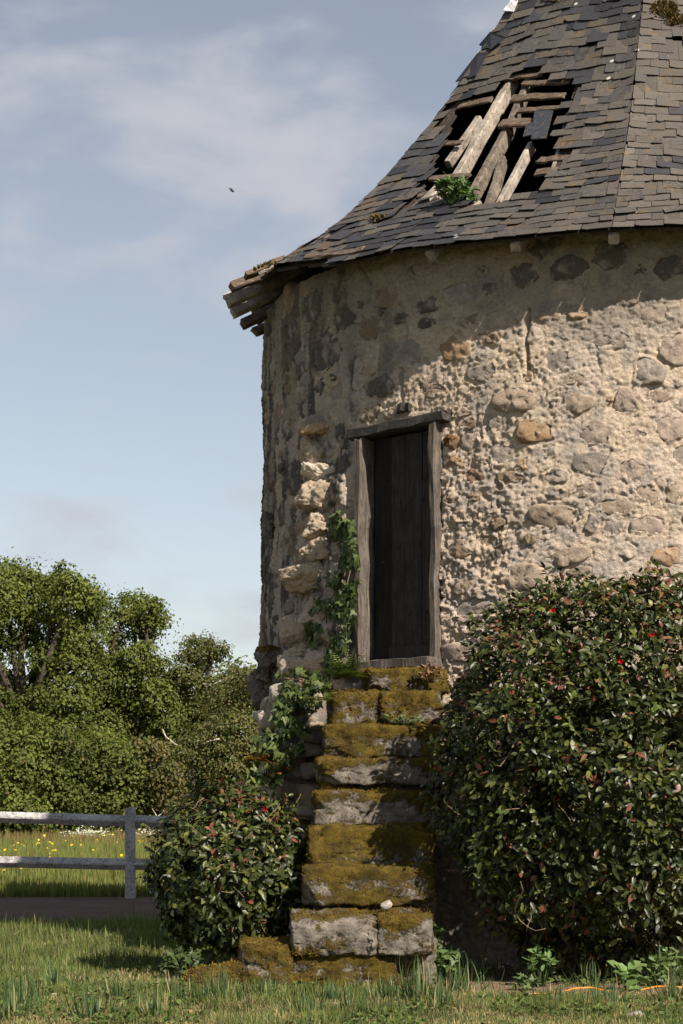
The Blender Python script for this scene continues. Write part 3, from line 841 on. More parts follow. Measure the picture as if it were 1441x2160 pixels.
    for ar, (V, side, cap, tint, lich, tone) in big[:299]:
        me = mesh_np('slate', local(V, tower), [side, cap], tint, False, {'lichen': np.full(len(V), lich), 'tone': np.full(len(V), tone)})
        link('slate', me, M['slate'], roof)
    rest += [t[1] for t in big[299:]]
    Vs, Fs, o, T, Lc, To = [], [], 0, [], [], []
    for (V, side, cap, tint, lich, tone) in rest:
        To.append(np.full(len(V), tone))
        Vs.append(V); Fs += [side + o] + [cap[i:i+1] + o for i in range(2)]; o += len(V); T.append(np.tile(tint, (len(V), 1))); Lc.append(np.full(len(V), lich))
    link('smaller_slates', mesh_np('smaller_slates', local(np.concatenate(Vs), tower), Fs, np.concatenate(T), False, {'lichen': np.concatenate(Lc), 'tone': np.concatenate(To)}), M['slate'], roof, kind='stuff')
    print('slates in frame', len(big), 'rest', len(rest))
build_slates()

def rp(px, py, off):
    f, s = roof_hit(px, py); return roofP(np.float64(f), np.float64(s), np.float64(off)), roof_nrm(np.float64(f), np.float64(s))
def roof_beam(name, a, b, w, h, off, mat, seed, rough=.0016, taper=1.0, off2=None, segs=5):
    p0, n0 = rp(*a, off); p1, _ = rp(*b, off if off2 is None else off2)
    return part_np(name, beam_np(p0, p1, w, h, n0, seed, rough, segs, taper), mat, roof)
# rafters seen in the hole (pixels of the photograph)
roof_beam('rafter', (1072,150), (950,362), .075, .12, -.11, M['oak'], 1)
roof_beam('rafter', (1112,150), (1062,262), .07, .10, -.10, M['grey_oak'], 2)
roof_beam('rafter', (1062,255), (986,392), .07, .12, -.12, M['grey_oak'], 3)
roof_beam('rafter', (1048,310), (1012,432), .06, .10, -.15, M['grey_oak'], 4, .003)
roof_beam('rafter', (1112,285), (1046,412), .05, .09, -.11, M['oak'], 5)
roof_beam('rafter', (1000,232), (934,325), .06, .08, -.11, M['oak'], 6)
roof_beam('rafter', (926,385), (866,442), .12, .10, -.06, M['oak'], 7)
roof_beam('rafter', (1194,225), (1150,392), .04, .07, -.09, M['oak'], 8)
for i, (a, b, w) in enumerate([((1062,160),(1145,150),.05), ((1100,172),(1200,166),.06), ((1078,203),(1190,196),.085), ((1090,228),(1178,222),.055),
                               ((1055,256),(1135,250),.11), ((964,220),(1034,205),.075), ((920,302),(972,293),.06), ((1136,332),(1206,326),.085),
                               ((1128,358),(1205,348),.10), ((905,372),(985,365),.07),
                               ((880,408),(930,392),.06), ((1222,100),(1264,98),.05), ((860,446),(1000,430),.05)]):
    roof_beam('lath', a, b, w, .028, -.028, M['lath'], 30 + i, .0035, rng.uniform(.7, 1.0))
# slates hanging in the hole
for i, (a, b, c, d) in enumerate([((1130,236),(1168,236),(1152,294),(1120,294)), ((1112,262),(1135,258),(1122,285),(1104,290))]):
    P = np.array([rp(*q, .012)[0] for q in (d, c, b, a)]); n = rp(*a, 0)[1]
    V = np.concatenate([P, P - n * .01])
    sd = np.array([(0,4,5,1), (1,5,6,2), (2,6,7,3), (3,7,4,0), (0,1,2,3), (7,6,5,4)])
    link('slate', mesh_np('slate', local(V, tower), sd, (.04, .042, .05), False, {'lichen': np.full(8, .3), 'tone': np.full(8, 1.0)}), M['slate'], roof)
# two big slipped slates near the outline, and the lead flashing higher up
for i, (q) in enumerate([[(1012,96),(1040,76),(1070,88),(1041,113)], [(966,176),(1012,122),(1034,119),(1010,168)]]):
    P = np.array([rp(*p, .055)[0] for p in (q[0], q[3], q[2], q[1])]); n = rp(*q[2], 0)[1]
    V = np.concatenate([P, P - n * .01])
    link('slate', mesh_np('slate', local(V, tower), np.array([(0,4,5,1), (1,5,6,2), (2,6,7,3), (3,7,4,0), (0,1,2,3), (7,6,5,4)]), (.028, .029, .036), False, {'lichen': np.full(8, .02), 'tone': np.full(8, 1.0)}), M['slate'], roof)
def flashing():
    g = [[(1086,-12),(1100,-12)], [(1083,14),(1096,14)], [(1074,22),(1094,24)], [(1069,34),(1088,34)]]
    V = np.array([rp(*p, .06 + .008 * ((i + j) % 2))[0] for i, r in enumerate(g) for j, p in enumerate(r)]); n = rp(1085, 15, 0)[1]
    V = np.concatenate([V, V - n * .012]); Q = [(2*i, 2*i+2, 2*i+3, 2*i+1) for i in range(3)] + [(8+2*i, 9+2*i, 11+2*i, 10+2*i) for i in range(3)]
    Q += [(0, 1, 9, 8), (6, 14, 15, 7)] + [(2*i, 8+2*i, 10+2*i, 2*i+2) for i in range(3)] + [(2*i+1, 2*i+3, 11+2*i, 9+2*i) for i in range(3)]
    link('lead_flashing', mesh_np('lead_flashing', local(V, tower), np.array(Q), (.55, .54, .55), False), M['lead'], roof)
flashing()

# rafter tails round the eave, bare on the left where the slates have gone
def tails():
    for i, deg in enumerate([-58, -46, -34, -22, -10, 2, 14, 25, 36]):
        f = R_(deg)
        p0 = roofP(np.float64(f), np.float64(.9), np.float64(-.115)); p1 = roofP(np.float64(f), np.float64(0), np.float64(-.10))
        part_np('rafter_tail', beam_np(p0, p1, .085, .075, roof_nrm(np.float64(f), np.float64(.3)), 60 + i, .005, 4), M['oak'], roof)
    for i, (x0, y0, Y0, x1, y1, Y1, w, h) in enumerate([(477,637,19.70, 640,566,19.95, .10, .115), (491,659,19.95, 625,598,20.2, .09, .10), (512,684,20.25, 625,630,20.5, .085, .09), (536,701,20.6, 625,662,20.8, .08, .085),
                                                        (487,606,19.55, 600,566,19.7, .09, .085), (518,582,19.3, 600,548,19.45, .10, .05)]):
        a, b = at(x0, y0, Y0), at(x1, y1, Y1); n = unit(np.cross(b - a, (0.35, 1, 0))) * -1
        part_np('rafter_tail', beam_np(a, b, w, h, n if n[2] > 0 else -n, 80 + i, .004, 4), M['oak'] if i in (0, 1) else M['lath'], roof)
    for i, (a, b, s, w) in enumerate([(54, 63, .30, .12), (57, 66, .52, .09), (46, 56, .10, .07)]):
        p0 = roofP(np.float64(R_(a)), np.float64(s), np.float64(.012)); p1 = roofP(np.float64(R_(b)), np.float64(s + .03), np.float64(.018))
        part_np('lath', beam_np(p0, p1, w, .03, roof_nrm(np.float64(R_(a)), np.float64(s)), 90 + i, .007, 4), M['lath'], roof)
    for i, (a, b) in enumerate([((672,534),(706,520)), ((690,545),(738,522)), ((945,506),(972,497)), ((545,566),(572,548)), ((800,525),(812,512))]):
        p0, n0 = rp(*a, -.02); p1, _ = rp(*b, -.012)
        part_np('eaves_board', beam_np(p0, p1, .07, .03, n0, 120 + i, .005, 3), M['oak'], roof)
tails()
# moss lying on the slates and along the hip
def roof_moss():
    V, T, n = [], [], 0
    pos, nn = [], []
    for (px, py, rx, ry, k) in [(1400,25,30,16,260), (1425,48,22,10,160), (800,465,16,4,70), (560,560,30,4,50), (1170,2,20,4,50)]:
        for _ in range(k):
            t, r = rng.uniform(0, 2*np.pi), math.sqrt(rng.random())
            P, nrm = rp(px + rx * r * math.cos(t), py + ry * r * math.sin(t), .028); pos.append(P + rng.normal(0, .004, 3)); nn.append(nrm)
    pos, nn = np.array(pos), np.array(nn)
    B = bases(unit(nn + rng.normal(0, .5, pos.shape)), rng.normal(size=pos.shape))
    tint = np.array((.12, .085, .035)) * rng.uniform(.5, 1.5, (len(pos), 1))
    link('moss', scatter('moss', [(0,.3,0), (0,-.3,0), (.5,-.35,0), (1,0,0), (.5,.35,0)], [(0,1,2,3,4)], local(pos, tower), B, rng.uniform(.02, .04, len(pos)), tint), M['moss'], roof, kind='stuff')
roof_moss()

# ------------------------------------------------------------------ the steps
stair = thing('stone_staircase', 'steep staircase of worn mossy granite blocks leading up to the tower door', 'staircase', (.3, 16.5, 0))
fuzz_pos, fuzz_n = [], []
def step(x0, y0, x1, y1, Y, dep, moss, seed, yaw=0.0, tilt=0.02, pw=15, rough=.022, facets=0, name='step_block', parent=stair, roll=0.0, topm=1.0):
    c = (at(x0, y0, Y) + at(x1, y1, Y)) / 2; hx = (x1 - x0) / F * Y / 2; hz = (y1 - y0) / F * Y / 2
    c = c + np.array([0, dep / 2, 0])
    v, Q, nn = block_np(c, (hx * 1.02, dep / 2, hz * 1.06), yaw, tilt, pw, rough, seed, 40, facets, roll)
    n = fbm(v[:, 0] * 3.1 + seed * 3, v[:, 1] * 3.1, v[:, 2] * 4.2, 4, 61)
    hrel = (v[:, 2] - c[2]) / hz
    n = n + .5 * fbm(v[:, 0] * 13 + seed, v[:, 1] * 13, v[:, 2] * 13, 3, 62)
    mo = np.clip(moss + .06 + .75 * n + (.18 + .5 * ((seed * 37) % 10) / 10) * topm * sstep(.35, .8, nn[:, 2]) + .25 * sstep(.2, 1, hrel), 0, 1)
    link(name, mesh_np(name, local(v, root_of(parent)), Q, None, True, {'moss': mo}), M['mossy'], parent)
    sel = (mo > .55) & (nn[:, 1] < .55); ar = sel.nonzero()[0]
    if len(ar):
        k = rng.choice(ar, min(1500, int(len(ar) * 1.6)))
        fuzz_pos.append(v[k] + rng.normal(0, .008, (len(k), 3)) * (1 - np.abs(nn[k]))); fuzz_n.append(nn[k])
step(766,1408,936,1458,17.45,.55,.36,1, .22, .03)
step(694,1456,796,1527,17.25,.5,.50,2, .1, .03); step(799,1458,925,1527,17.25,.5,.34,3, .1, .02)
step(684,1530,925,1596,17.02,.5,.60,4, .07, .04)
step(671,1600,925,1652,16.80,.5,.36,5, .05, .03, roll=.012); step(676,1646,752,1668,16.84,.4,.6,6, .0, .0, pw=4)
step(662,1668,925,1738,16.56,.55,.24,7, .04, .05)
step(650,1741,914,1824,16.32,.55,.72,8, .04, .05)
step(639,1826,914,1904,16.06,.55,.68,9, .03, .05)
step(614,1934,797,2008,15.62,.62,.12,10, .02, .10, topm=1.1); step(800,1930,913,2016,15.62,.62,.18,11, -.03, .10, topm=1.1)
step(505,1990,613,2092,15.62,.55,.74,12, .06, .09); step(606,2006,835,2092,15.68,.6,.72,13, 0, .03); step(826,2018,904,2090,15.72,.6,.62,14, -.08, .0, pw=5, facets=3)
step(775,1955,800,2012,15.60,.1,.1,15, .0, .0, pw=4, facets=3)
def stair_core():
    z = [float(at(0, y, Y)[2]) for y, Y in ((1985, 15.75), (1880, 16.2), (1800, 16.45), (1715, 16.7), (1640, 16.95), (1575, 17.15), (1500, 17.4), (1440, 17.7))]
    ys = [15.8, 16.22, 16.5, 16.72, 16.95, 17.2, 17.42, 17.65, 18.6]
    xl = [-.30, -.22, -.19, -.16, -.13, -.10, -.08, .08]; xr = .72
    parts = []
    for i in range(8):
        c = ((xl[i] + xr) / 2, (ys[i] + ys[-1]) / 2, z[i] / 2)
        v, Q, _ = block_np(c, ((xr - xl[i]) / 2, (ys[-1] - ys[i]) / 2, z[i] / 2), pw=30, rough=.035, seed=200 + i, n=26, freq=5)
        parts.append((v, Q, np.zeros((0, 3), int)))
    v, f = join_np(parts)
    n = fbm(v[:, 0] * 4, v[:, 1] * 4, v[:, 2] * 4, 3, 8)
    link('stair_core', mesh_np('stair_core', local(v, stair), f[0], None, True, {'moss': np.clip(.25 + .6 * n, 0, 1)}), M['mossy'], stair)
stair_core()

boulder = thing('boulder', 'low rounded boulder covered in golden moss in the grass beside the bottom step', 'boulder', tuple(at(438, 2085, 15.6) * np.array([1, 1, 0])))
def mk_boulder():
    c = at(445, 2072, 15.75)
    v, Q, nn = block_np(c, (.245, .22, .14), .1, 0, 3.2, .02, 31, 26, 3, roll=.0)
    v[:, 2] += (v[:, 0] - c[0]) * .22
    mo = np.clip(.95 - 1.2 * sstep(.13, .0, np.hypot((v[:, 0] - c[0] - .07) * .8, (v[:, 2] - c[2] + .06))) + .2 * fbm(v[:, 0]*5, v[:, 1]*5, v[:, 2]*5, 3, 3), 0, 1)
    link('boulder_stone', mesh_np('boulder_stone', local(v, boulder), Q, None, True, {'moss': mo}), M['mossy'], boulder)
    k = rng.choice((mo > .6).nonzero()[0], 1800); p = v[k] + rng.normal(0, .006, (1800, 3)); d = nn[k]
    B = bases(unit(d + rng.normal(0, .6, d.shape)), rng.normal(size=d.shape))
    link('moss', scatter('moss', FUZZ_V, FUZZ_F, local(p, boulder), B, rng.uniform(.012, .028, len(p)), np.array((.19, .125, .024)) * rng.uniform(.5, 1.4, (len(p), 1))), M['moss'], boulder, kind='stuff')
FUZZ_V = [(0,.22,0), (0,-.22,0), (1,0,.1)]; FUZZ_F = [(0,1,2)]
mk_boulder()
def fuzz():
    p, d = np.concatenate(fuzz_pos), np.concatenate(fuzz_n)
    B = bases(unit(d + rng.normal(0, .6, d.shape) + np.array([0, 0, .25])), rng.normal(size=d.shape))
    mixc = rng.random((len(p), 1)); t = (np.array((.11, .062, .014)) * mixc + np.array((.135, .098, .02)) * (1 - mixc)) * rng.uniform(.5, 1.4, (len(p), 1))
    link('moss', scatter('moss', FUZZ_V, FUZZ_F, local(p, stair), B, rng.uniform(.010, .024, len(p)), t), M['moss'], stair, kind='stuff')
fuzz()
v, Q, nn = block_np(at(816, 1910, 15.85), (.046, .04, .026), .2, 0, 3, .012, 41, 12, 8, roll=-.35)
link('loose_stone', mesh_np('loose_stone', v, Q, (.40, .365, .315)), M['granite'], label='small pale loose stone lying on the mossy step', cat='stone')
for (px, py, s, lab) in ((152, 2146, .032, 'pale broken flint half hidden in the grass at the lower edge'), (112, 2104, .025, 'tiny cream pebble in the grass left of the flint'),
                         (1340, 2146, .04, 'grey round pebble in dry grass below the large bush')):
    Y = EYE * F / (py - HY); c = at(px, py, Y) + np.array([0, 0, .012])
    v, Q, nn = block_np(c, (s * 1.5, s, s * .7), .5, 0, 3, .006, int(px), 12, 5, roll=-.3)
    link('pebble', mesh_np('pebble', v, Q, (.55, .50, .43) if px < 1000 else (.3, .28, .26)), M['granite'], label=lab, cat='stone')

# rubble stub of the old wall, left of the steps
def stub():
    root = link('wall_stub', None, None, tower)
    c = (at(560, 1440, 18.2) + at(690, 2000, 18.2)) / 2
    v, Q, nn = block_np((-.38, 18.75, 1.15), (.26, .55, 1.15), .25, 0, 12, .04, 300, 26, 0, freq=4)
    link('stub_core', mesh_np('stub_core', local(v, tower), Q, (.2, .17, .14)), M['granite'], root)
    rg = np.random.default_rng(9)
    for i in range(30):
        px, py = rg.uniform(548, 690), rg.uniform(1445, 1780); Y = 18.18 + rg.uniform(-.05, .1) - (px - 600) * .001
        if px < 575 and py > 1560: Y += .1
        hw = rg.uniform(.06, .14)
        v, Q, nn = block_np(at(px, py, Y), (hw, .12, hw * rg.uniform(.5, .8)), .25 + rg.normal(0, .15), 0, 5, .015, 310 + i, 8, 4, rg.normal(0, .1), 7)
        col = np.array(TONE[['grey', 'dark', 'brown', 'tan'][rg.integers(4)]]) * .95
        link('stone', mesh_np('stone', local(v, tower), Q, col), M['granite'], root)
stub()

# ------------------------------------------------------------------ plants
def leaf_parts(root, name, tv, tf, mat, pos, B, sc, tint, score, nbig, rest_name, label_var=None):
    """the nbig leaves that show largest become parts that share a few meshes; the rest is one part"""
    od = np.argsort(-score); big, rest = od[:nbig], od[nbig:]
    nb = 8; reps = [tint[big[int(len(big) * (i + .5) / nb)]] for i in range(nb)]
    meshes = [mesh_np(name, tv, [np.array([f for f in tf if len(f) == k]) for k in sorted({len(f) for f in tf})], c) for c in reps]
    for me in meshes: me.materials.append(mat)
    R3 = np.array(reps); s3 = sc if sc.ndim == 2 else np.repeat(sc[:, None], 3, 1)
    loc = np.array(root.location)
    for i in big:
        m = meshes[int(np.argmin(np.sum((R3 - tint[i]) ** 2, 1)))]
        o = bpy.data.objects.new(name, m); COL.objects.link(o); o.parent = root
        A = np.eye(4); A[:3, :3] = (B[i] * s3[i][:, None]).T; A[:3, 3] = pos[i] - loc
        o.matrix_local = Matrix(A.tolist())
    link(rest_name, scatter(rest_name, tv, tf, pos[rest] - loc, B[rest], s3[rest], tint[rest]), mat, root, kind='stuff')

def leaf_tints(n, rg, red=.1, yel=.12):
    base = np.array((.016, .025, .005)); mid = np.array((.050, .062, .013))
    w = rg.random((n, 1)); t = base * (1 - w) + mid * w
    k = rg.random(n)
    t[k < yel] = np.array((.11, .122, .024)) * rg.uniform(.7, 1.1, ((k < yel).sum(), 1))
    r = (k > 1 - red); t[r] = np.array((.17, .055, .035)) * rg.uniform(.5, 1.1, (r.sum(), 1))
    return t * rg.uniform(.75, 1.25, (n, 1))

def bush(label, cen, half, n, size, seed, nflow, low=.0, nsprig=40, lump=.16, skirt=None, under=False, p=2.3):
    rg = np.random.default_rng(seed); cen = np.array(cen, float); half = np.array(half, float)
    root = thing('shrub', label, 'shrub', (cen[0], cen[1], 0), None)
    d = unit(rg.normal(size=(n, 3)))
    rs = 1 / np.sum(np.abs(d) ** p, 1) ** (1 / p)
    lumps = 1 + lump * fbm(d[:, 0] * 2.6 + seed, d[:, 1] * 2.6, d[:, 2] * 2.6, 3, seed)
    rho = np.where(rg.random(n) < .72, rg.uniform(.86, 1.03, n), rg.uniform(.35, .9, n))
    pos = cen + d * (rs * lumps * rho)[:, None] * half
    if under:
        k = np.clip(pos[:, 2] / 1.5, 0, 1) ** .8; pos[:, 0] = cen[0] + .1 + (pos[:, 0] - cen[0] - .1) * (.90 + .10 * k); pos[:, 1] = cen[1] + .55 + (pos[:, 1] - cen[1] - .55) * (.58 + .42 * k)
    clump = fbm(pos[:, 0] * 5, pos[:, 1] * 5, pos[:, 2] * 5, 2, seed + 2)
    keep = (pos[:, 2] > low) & (clump > -.38 + .35 * (rho - .9))
    hollow = (rho > .8) & (fbm(pos[:, 0] * 2.2, pos[:, 1] * 2.2, pos[:, 2] * 2.2, 2, seed + 7) < -.42); keep &= ~hollow
    if skirt is not None: keep &= ~skirt(pos, rg)
    pos, d, rho = pos[keep], d[keep], rho[keep]; n = len(pos)
    nrm = unit(d / half + rg.normal(0, .55, (n, 3)) + np.array([0, -.1, .55]))
    dr = unit(np.cross(nrm, rg.normal(size=(n, 3))) + d * .5 + np.array([0, 0, -.15]))
    top = sstep(.2, .9, d[:, 2])
    tint = leaf_tints(n, rg, .035, .13)
    nw = (rg.random(n) < .08 * top + .01) & (rho > .93)
    tint[nw] = np.array((.17, .075, .035)) * rg.uniform(.6, 1.2, (nw.sum(), 1))
    sc = np.stack([rg.uniform(.65, 1.2, n) * size, rg.uniform(.7, 1.15, n) * size, rg.uniform(.5, 1.6, n) * size], 1)
    B = bases(dr, nrm)
    # sprigs that stand out of the outline
    sp, sB, ss, stn, tw = [], [], [], [], []
    for _ in range(nsprig):
        e = unit(rg.normal(size=3) * np.array([1, .8, .7]) + np.array([0, -.25, .75])); r = 1 / np.sum(np.abs(e) ** p) ** (1 / p)
        b = cen + e * r * half * .93
        if skirt is not None and skirt(b[None], rg)[0]: continue
        g = unit(e + rg.normal(0, .3, 3) + np.array([0, 0, .55])); ln = rg.uniform(.10, .24) * (size / .085)
        tw.append(tube([b, b + g * ln * .5 + rg.normal(0, .008, 3), b + g * ln], .0035, .0015, 4))
        red = rg.random() < .35
        for q in np.linspace(.3, 1, 7):
            a = unit(np.cross(g, rg.normal(size=3))); sp.append(b + g * ln * q); dd = unit(g * .7 + a); sB.append(bases(dd[None], (g + .2 * a)[None])[0])
            ss.append(size * rg.uniform(.45, .8) * np.ones(3)); stn.append(np.array((.19, .07, .035)) * rg.uniform(.6, 1.2) if red else np.array((.10, .14, .03)) * rg.uniform(.6, 1.2))
    pos = np.concatenate([pos, sp]); B = np.concatenate([B, sB]); sc = np.concatenate([sc, ss]); tint = np.concatenate([tint, stn])
    view = unit(np.array([0, 0, EYE]) - pos); rr = np.concatenate([rho, np.ones(len(sp))])
    px, py = proj(pos)
    score = sc[:, 0] * np.abs(np.sum(B[:, 2] * view, 1)) * (rr > .93) * (np.sum(unit((pos - cen) / half) * view, 1) > .35) * (px < 1430) * (py < 2060)
    leaf_parts(root, 'leaf', LEAF_V, LEAF_F, M['leaf'], pos, B, sc, tint, score, 298, 'inner_leaves')
    # twigs and stems
    for _ in range(80):
        e = unit(rg.normal(size=3) + np.array([0, -.3, .3])); r = rg.uniform(.7, .97) / np.sum(np.abs(e) ** p) ** (1 / p)
        b = cen + e * r * half; g = unit(np.cross(e, rg.normal(size=3)) + e * .25); ln = rg.uniform(.04, .085); q = [b]
        for _k in range(4):
            g = unit(g + rg.normal(0, .38, 3)); q.append(q[-1] + g * ln)
        tw.append(tube(q, .004, .002, 5))
    v, f = join_np(tw)
    link('twigs', mesh_np('twigs', v - np.array(root.location), f, (.22, .16, .09)), M['twig'], root, kind='stuff')
    for i in range(5):
        a = cen * np.array([1, 1, 0]) + np.array([rg.normal(0, .18), rg.uniform(.25, .45), 0]); b = cen + rg.normal(0, .3, 3) * half
        part_np('stem', tube([a, (a + b) / 2 + rg.normal(0, .05, 3), b], .022, .01, 7), M['twig'], root, (.16, .12, .08))
    return root, rg, cen, half
def flowers(root, cen, half, pix):
    for i, (px, py) in enumerate(pix):
        # stand on the front of the bush
        for Y in np.linspace(cen[1] - half[1] * 1.1, cen[1], 60):
            P = at(px, py, Y)
            if np.sum(np.abs((P - cen) / half) ** 2.5) < 1.0: break
        P = P + np.array([0, -.03, 0]); V, Fq = [], []
        rg = np.random.default_rng(i + int(px))
        ax = unit(np.array([rg.normal(0, .4), -1, .3 + rg.normal(0, .3)])); a = unit(np.cross(ax, (0, 0, 1))); b = np.cross(ax, a)
        for k in range(5):
            t = 2 * math.pi * k / 5 + rg.normal(0, .1); dd = math.cos(t) * a + math.sin(t) * b; sd = np.cross(ax, dd); o = len(V)
            V += [P, P + dd*.012 + sd*.009 + ax*.012, P + dd*.017 + sd*.006 + ax*.026, P + dd*.017 - sd*.006 + ax*.026, P + dd*.012 - sd*.009 + ax*.012]
            Fq.append((o, o+1, o+2, o+3, o+4))
        link('flower', mesh_np('flower', np.array(V) - np.array(root.location), np.array(Fq), np.array((.52, .012, .02)) * rg.uniform(.7, 1.2)), M['petal'], root)

def skirt_big(pos, rg):
    px, py = proj(pos)
    lim = np.interp(px, [880, 940, 1010, 1100, 1250, 1380, 1450], [1900, 1880, 1900, 1930, 1965, 1950, 1925])
    return (py > lim + 25 * pnoise(px * .03, py * .03, 0, 4)) & (pos[:, 1] < 16.1) & (rg.random(len(pos)) < .93)
b1 = bush('large glossy green shrub with red flowers filling the right of the stone steps', (2.05, 16.06, 1.56), (1.28, .95, 1.46), 40000, .080, 5, 8, .06, 90, .15, skirt_big, True)
flowers(b1[0], b1[2], b1[3], [(1166,1290), (1374,1342), (1310,1398)])
b2 = bush('smaller rounded glossy shrub with reddish leaf tips left of the stone steps', (-.86, 16.78, .80), (.62, .50, .66), 11500, .078, 8, 3, .2, 45, .16, p=2.05)
flowers(b2[0], b2[2], b2[3], [(557,1708)])

def ivy(label, root_loc, pts, n, size, seed, mode, cat='ivy'):
    rg = np.random.default_rng(seed)
    root = thing('ivy', label, cat, root_loc)
    pos, nr = [], []
    while len(pos) < n:
        i = rg.integers(len(pts) - 1); t = rg.random()
        x = pts[i][0] + (pts[i+1][0] - pts[i][0]) * t; y = pts[i][1] + (pts[i+1][1] - pts[i][1]) * t; w = pts[i][2] + (pts[i+1][2] - pts[i][2]) * t
        x += rg.uniform(-1, 1) * w; y += rg.normal(0, 10)
        if pnoise(x * .028, y * .028, 0, seed) < -.2: continue
        if mode == 'wall':
            ph, z, Y = wall_hit(x, y); nrm = np.array([-math.sin(ph), -math.cos(ph), 0]); P = at(x, y, float(Y) - .14 - rg.uniform(0, .14))
        else:
            Y = 17.98 - rg.uniform(0, .30) + (650 - x) * .0004; P = at(x, y, Y); nrm = np.array([-.3, -.95, .1])
        pos.append(P); nr.append(nrm)
    pos, nr = np.array(pos), np.array(nr)
    N_ = unit(nr + rg.normal(0, .45, pos.shape) + np.array([0.05, 0, .35])); D_ = unit(np.array([0, 0, -1.0]) + rg.normal(0, .55, pos.shape))
    B = bases(D_, N_); sc = rg.uniform(.55, 1.2, n) * size
    w = rg.random((n, 1)); tint = (np.array((.030, .050, .013)) * w + np.array((.115, .145, .04)) * (1 - w)) * rg.uniform(.8, 1.2, (n, 1))
    view = unit(np.array([0, 0, EYE]) - pos)
    leaf_parts(root, 'leaf', IVY_V, IVY_F, M['ivy'], pos, B, sc, tint, sc * np.abs(np.sum(B[:, 2] * view, 1)), 240, 'small_leaves')
    st = []
    for k in range(5):
        p = []
        for (x, y, w) in pts:
            xx = x + rg.uniform(-.6, .6) * w
            if mode == 'wall': ph, z, Y = wall_hit(xx, y); p.append(at(xx, y, float(Y) - .13))
            else: p.append(at(xx, y, 17.95))
        st.append(tube(p, .007, .004, 5))
    v, f = join_np(st); link('stems', mesh_np('stems', v - np.array(root.location), f, (.16, .11, .08)), M['twig'], root)
    return root
ivy('bright green ivy climbing the broken stones beside the left door jamb', tuple(at(700, 1420, 18.3)), [(712,1085,10), (722,1105,22), (724,1150,26), (732,1200,24), (718,1240,32), (700,1285,46), (690,1330,46), (690,1375,42), (675,1420,36)], 820, .070, 21, 'wall')
ivy('dark trailing ivy spreading over the rubble stub left of the upper steps', tuple(at(620, 1600, 17.5)), [(615,1430,30), (640,1440,55), (650,1462,45), (610,1490,36), (590,1520,30), (605,1545,50), (590,1575,50), (565,1600,40), (560,1640,30)], 900, .068, 22, 'stub')

def fern(label, base, n, ln, seed, tint, droop=.6, name='fern', cat='fern'):
    rg = np.random.default_rng(seed); root = thing(name, label, cat, tuple(base)); base = np.array(base)
    for k in range(n):
        az = rg.uniform(0, 2*np.pi); el = rg.uniform(.35, 1.25); d = np.array([math.cos(az) * math.cos(el), math.sin(az) * math.cos(el) - .25, math.sin(el)]); L_ = ln * rg.uniform(.6, 1.1)
        pos, B, sc = [], [], []
        p = base.copy(); m = 11
        for i in range(m):
            d = unit(d + np.array([0, 0, -droop / m])); p = p + d * L_ / m
            s = unit(np.cross(d, (0, 0, 1))); up = np.cross(s, d)
            for sg in (-1, 1):
                pos.append(p); B.append(bases(unit(s * sg + d * .35 + rg.normal(0, .08, 3))[None], unit(up + rg.normal(0, .1, 3))[None])[0]); sc.append(L_ * .34 * (1 - i / m) ** .7 * (.5 + .5 * min(1, (i + 1) / 3)) + .006)
        t = np.array(tint) * rg.uniform(.6, 1.3)
        link('frond', scatter('frond', [(0,.1,0), (0,-.1,0), (.5,-.13,.02), (1,0,-.05), (.5,.13,.02)], [(0,1,2,3,4)], np.array(pos) - base, np.array(B), np.array(sc), np.tile(t, (len(pos), 1))), M['ivy'], root)
    return root
fern('green fern tuft growing beside the door sill at the head of the steps', at(728, 1432, 17.38), 26, .27, 31, (.10, .13, .03))
fern('small yellowish fern hanging beside the second step block from the top', at(686, 1478, 17.18), 14, .2, 32, (.15, .16, .04), 1.2)
fern('orange withered fern on the rubble stub above the smaller shrub', at(548, 1612, 17.8), 22, .22, 33, (.26, .12, .025), .9)
fern('rusty dried fern clump against the foot of the ivy rubble', at(588, 1632, 17.75), 16, .17, 34, (.24, .13, .02), 1.1)

def herb(name, label, base, n, size, spread, h, seed, tint, cat='plant', tv=LEAF_V, tf=LEAF_F, mat='ivy', wide=1.0):
    rg = np.random.default_rng(seed); base = np.array(base); root = thing(name, label, cat, tuple(base))
    st = []; pos, B, sc, tt = [], [], [], []
    for k in range(n):
        r = math.sqrt(rg.random()) * spread; a = rg.uniform(0, 2*np.pi)
        tip = np.array([r * math.cos(a), r * math.sin(a) * .6, h * rg.uniform(.3, 1.0) * (1 - .4 * (r / max(spread, 1e-6)) ** 2)])
        st.append(tube([tip * np.array([.3, .3, 0]), tip * np.array([.7, .7, .6]), tip], .0025, .0015, 4))
        for j in range(4):
            d = unit(rg.normal(size=3) * np.array([1, 1, .5]) + tip * .8 / max(h, .01)); nn = unit(rg.normal(0, .35, 3) + np.array([0, -.45, .9]))
            pos.append(tip + rg.normal(0, size * .2, 3)); B.append(bases(d[None], nn[None])[0]); sc.append(np.array([1, wide, 1]) * size * rg.uniform(.6, 1.2)); tt.append(np.array(tint) * rg.uniform(.6, 1.35))
    link('leaves', scatter('leaves', tv, tf, np.array(pos), np.array(B), np.array(sc), np.array(tt)), M[mat], root)
    v, f = join_np(st); link('stems', mesh_np('stems', v, f, np.array(tint) * .8), M['twig'], root)
    return root
G = lambda px, py: at(px, py, EYE * F / (py - HY))
herb('roof_plant', 'leafy green weed sprouting from the hole in the slate roof', rp(962, 428, -.02)[0], 60, .075, .15, .24, 41, (.075, .135, .035))
herb('weed', 'pale green geranium weed growing against the right end of the bottom step', G(926, 2078) + np.array([0, .25, 0]), 70, .07, .16, .42, 42, (.09, .14, .045), tv=IVY_V, tf=IVY_F)
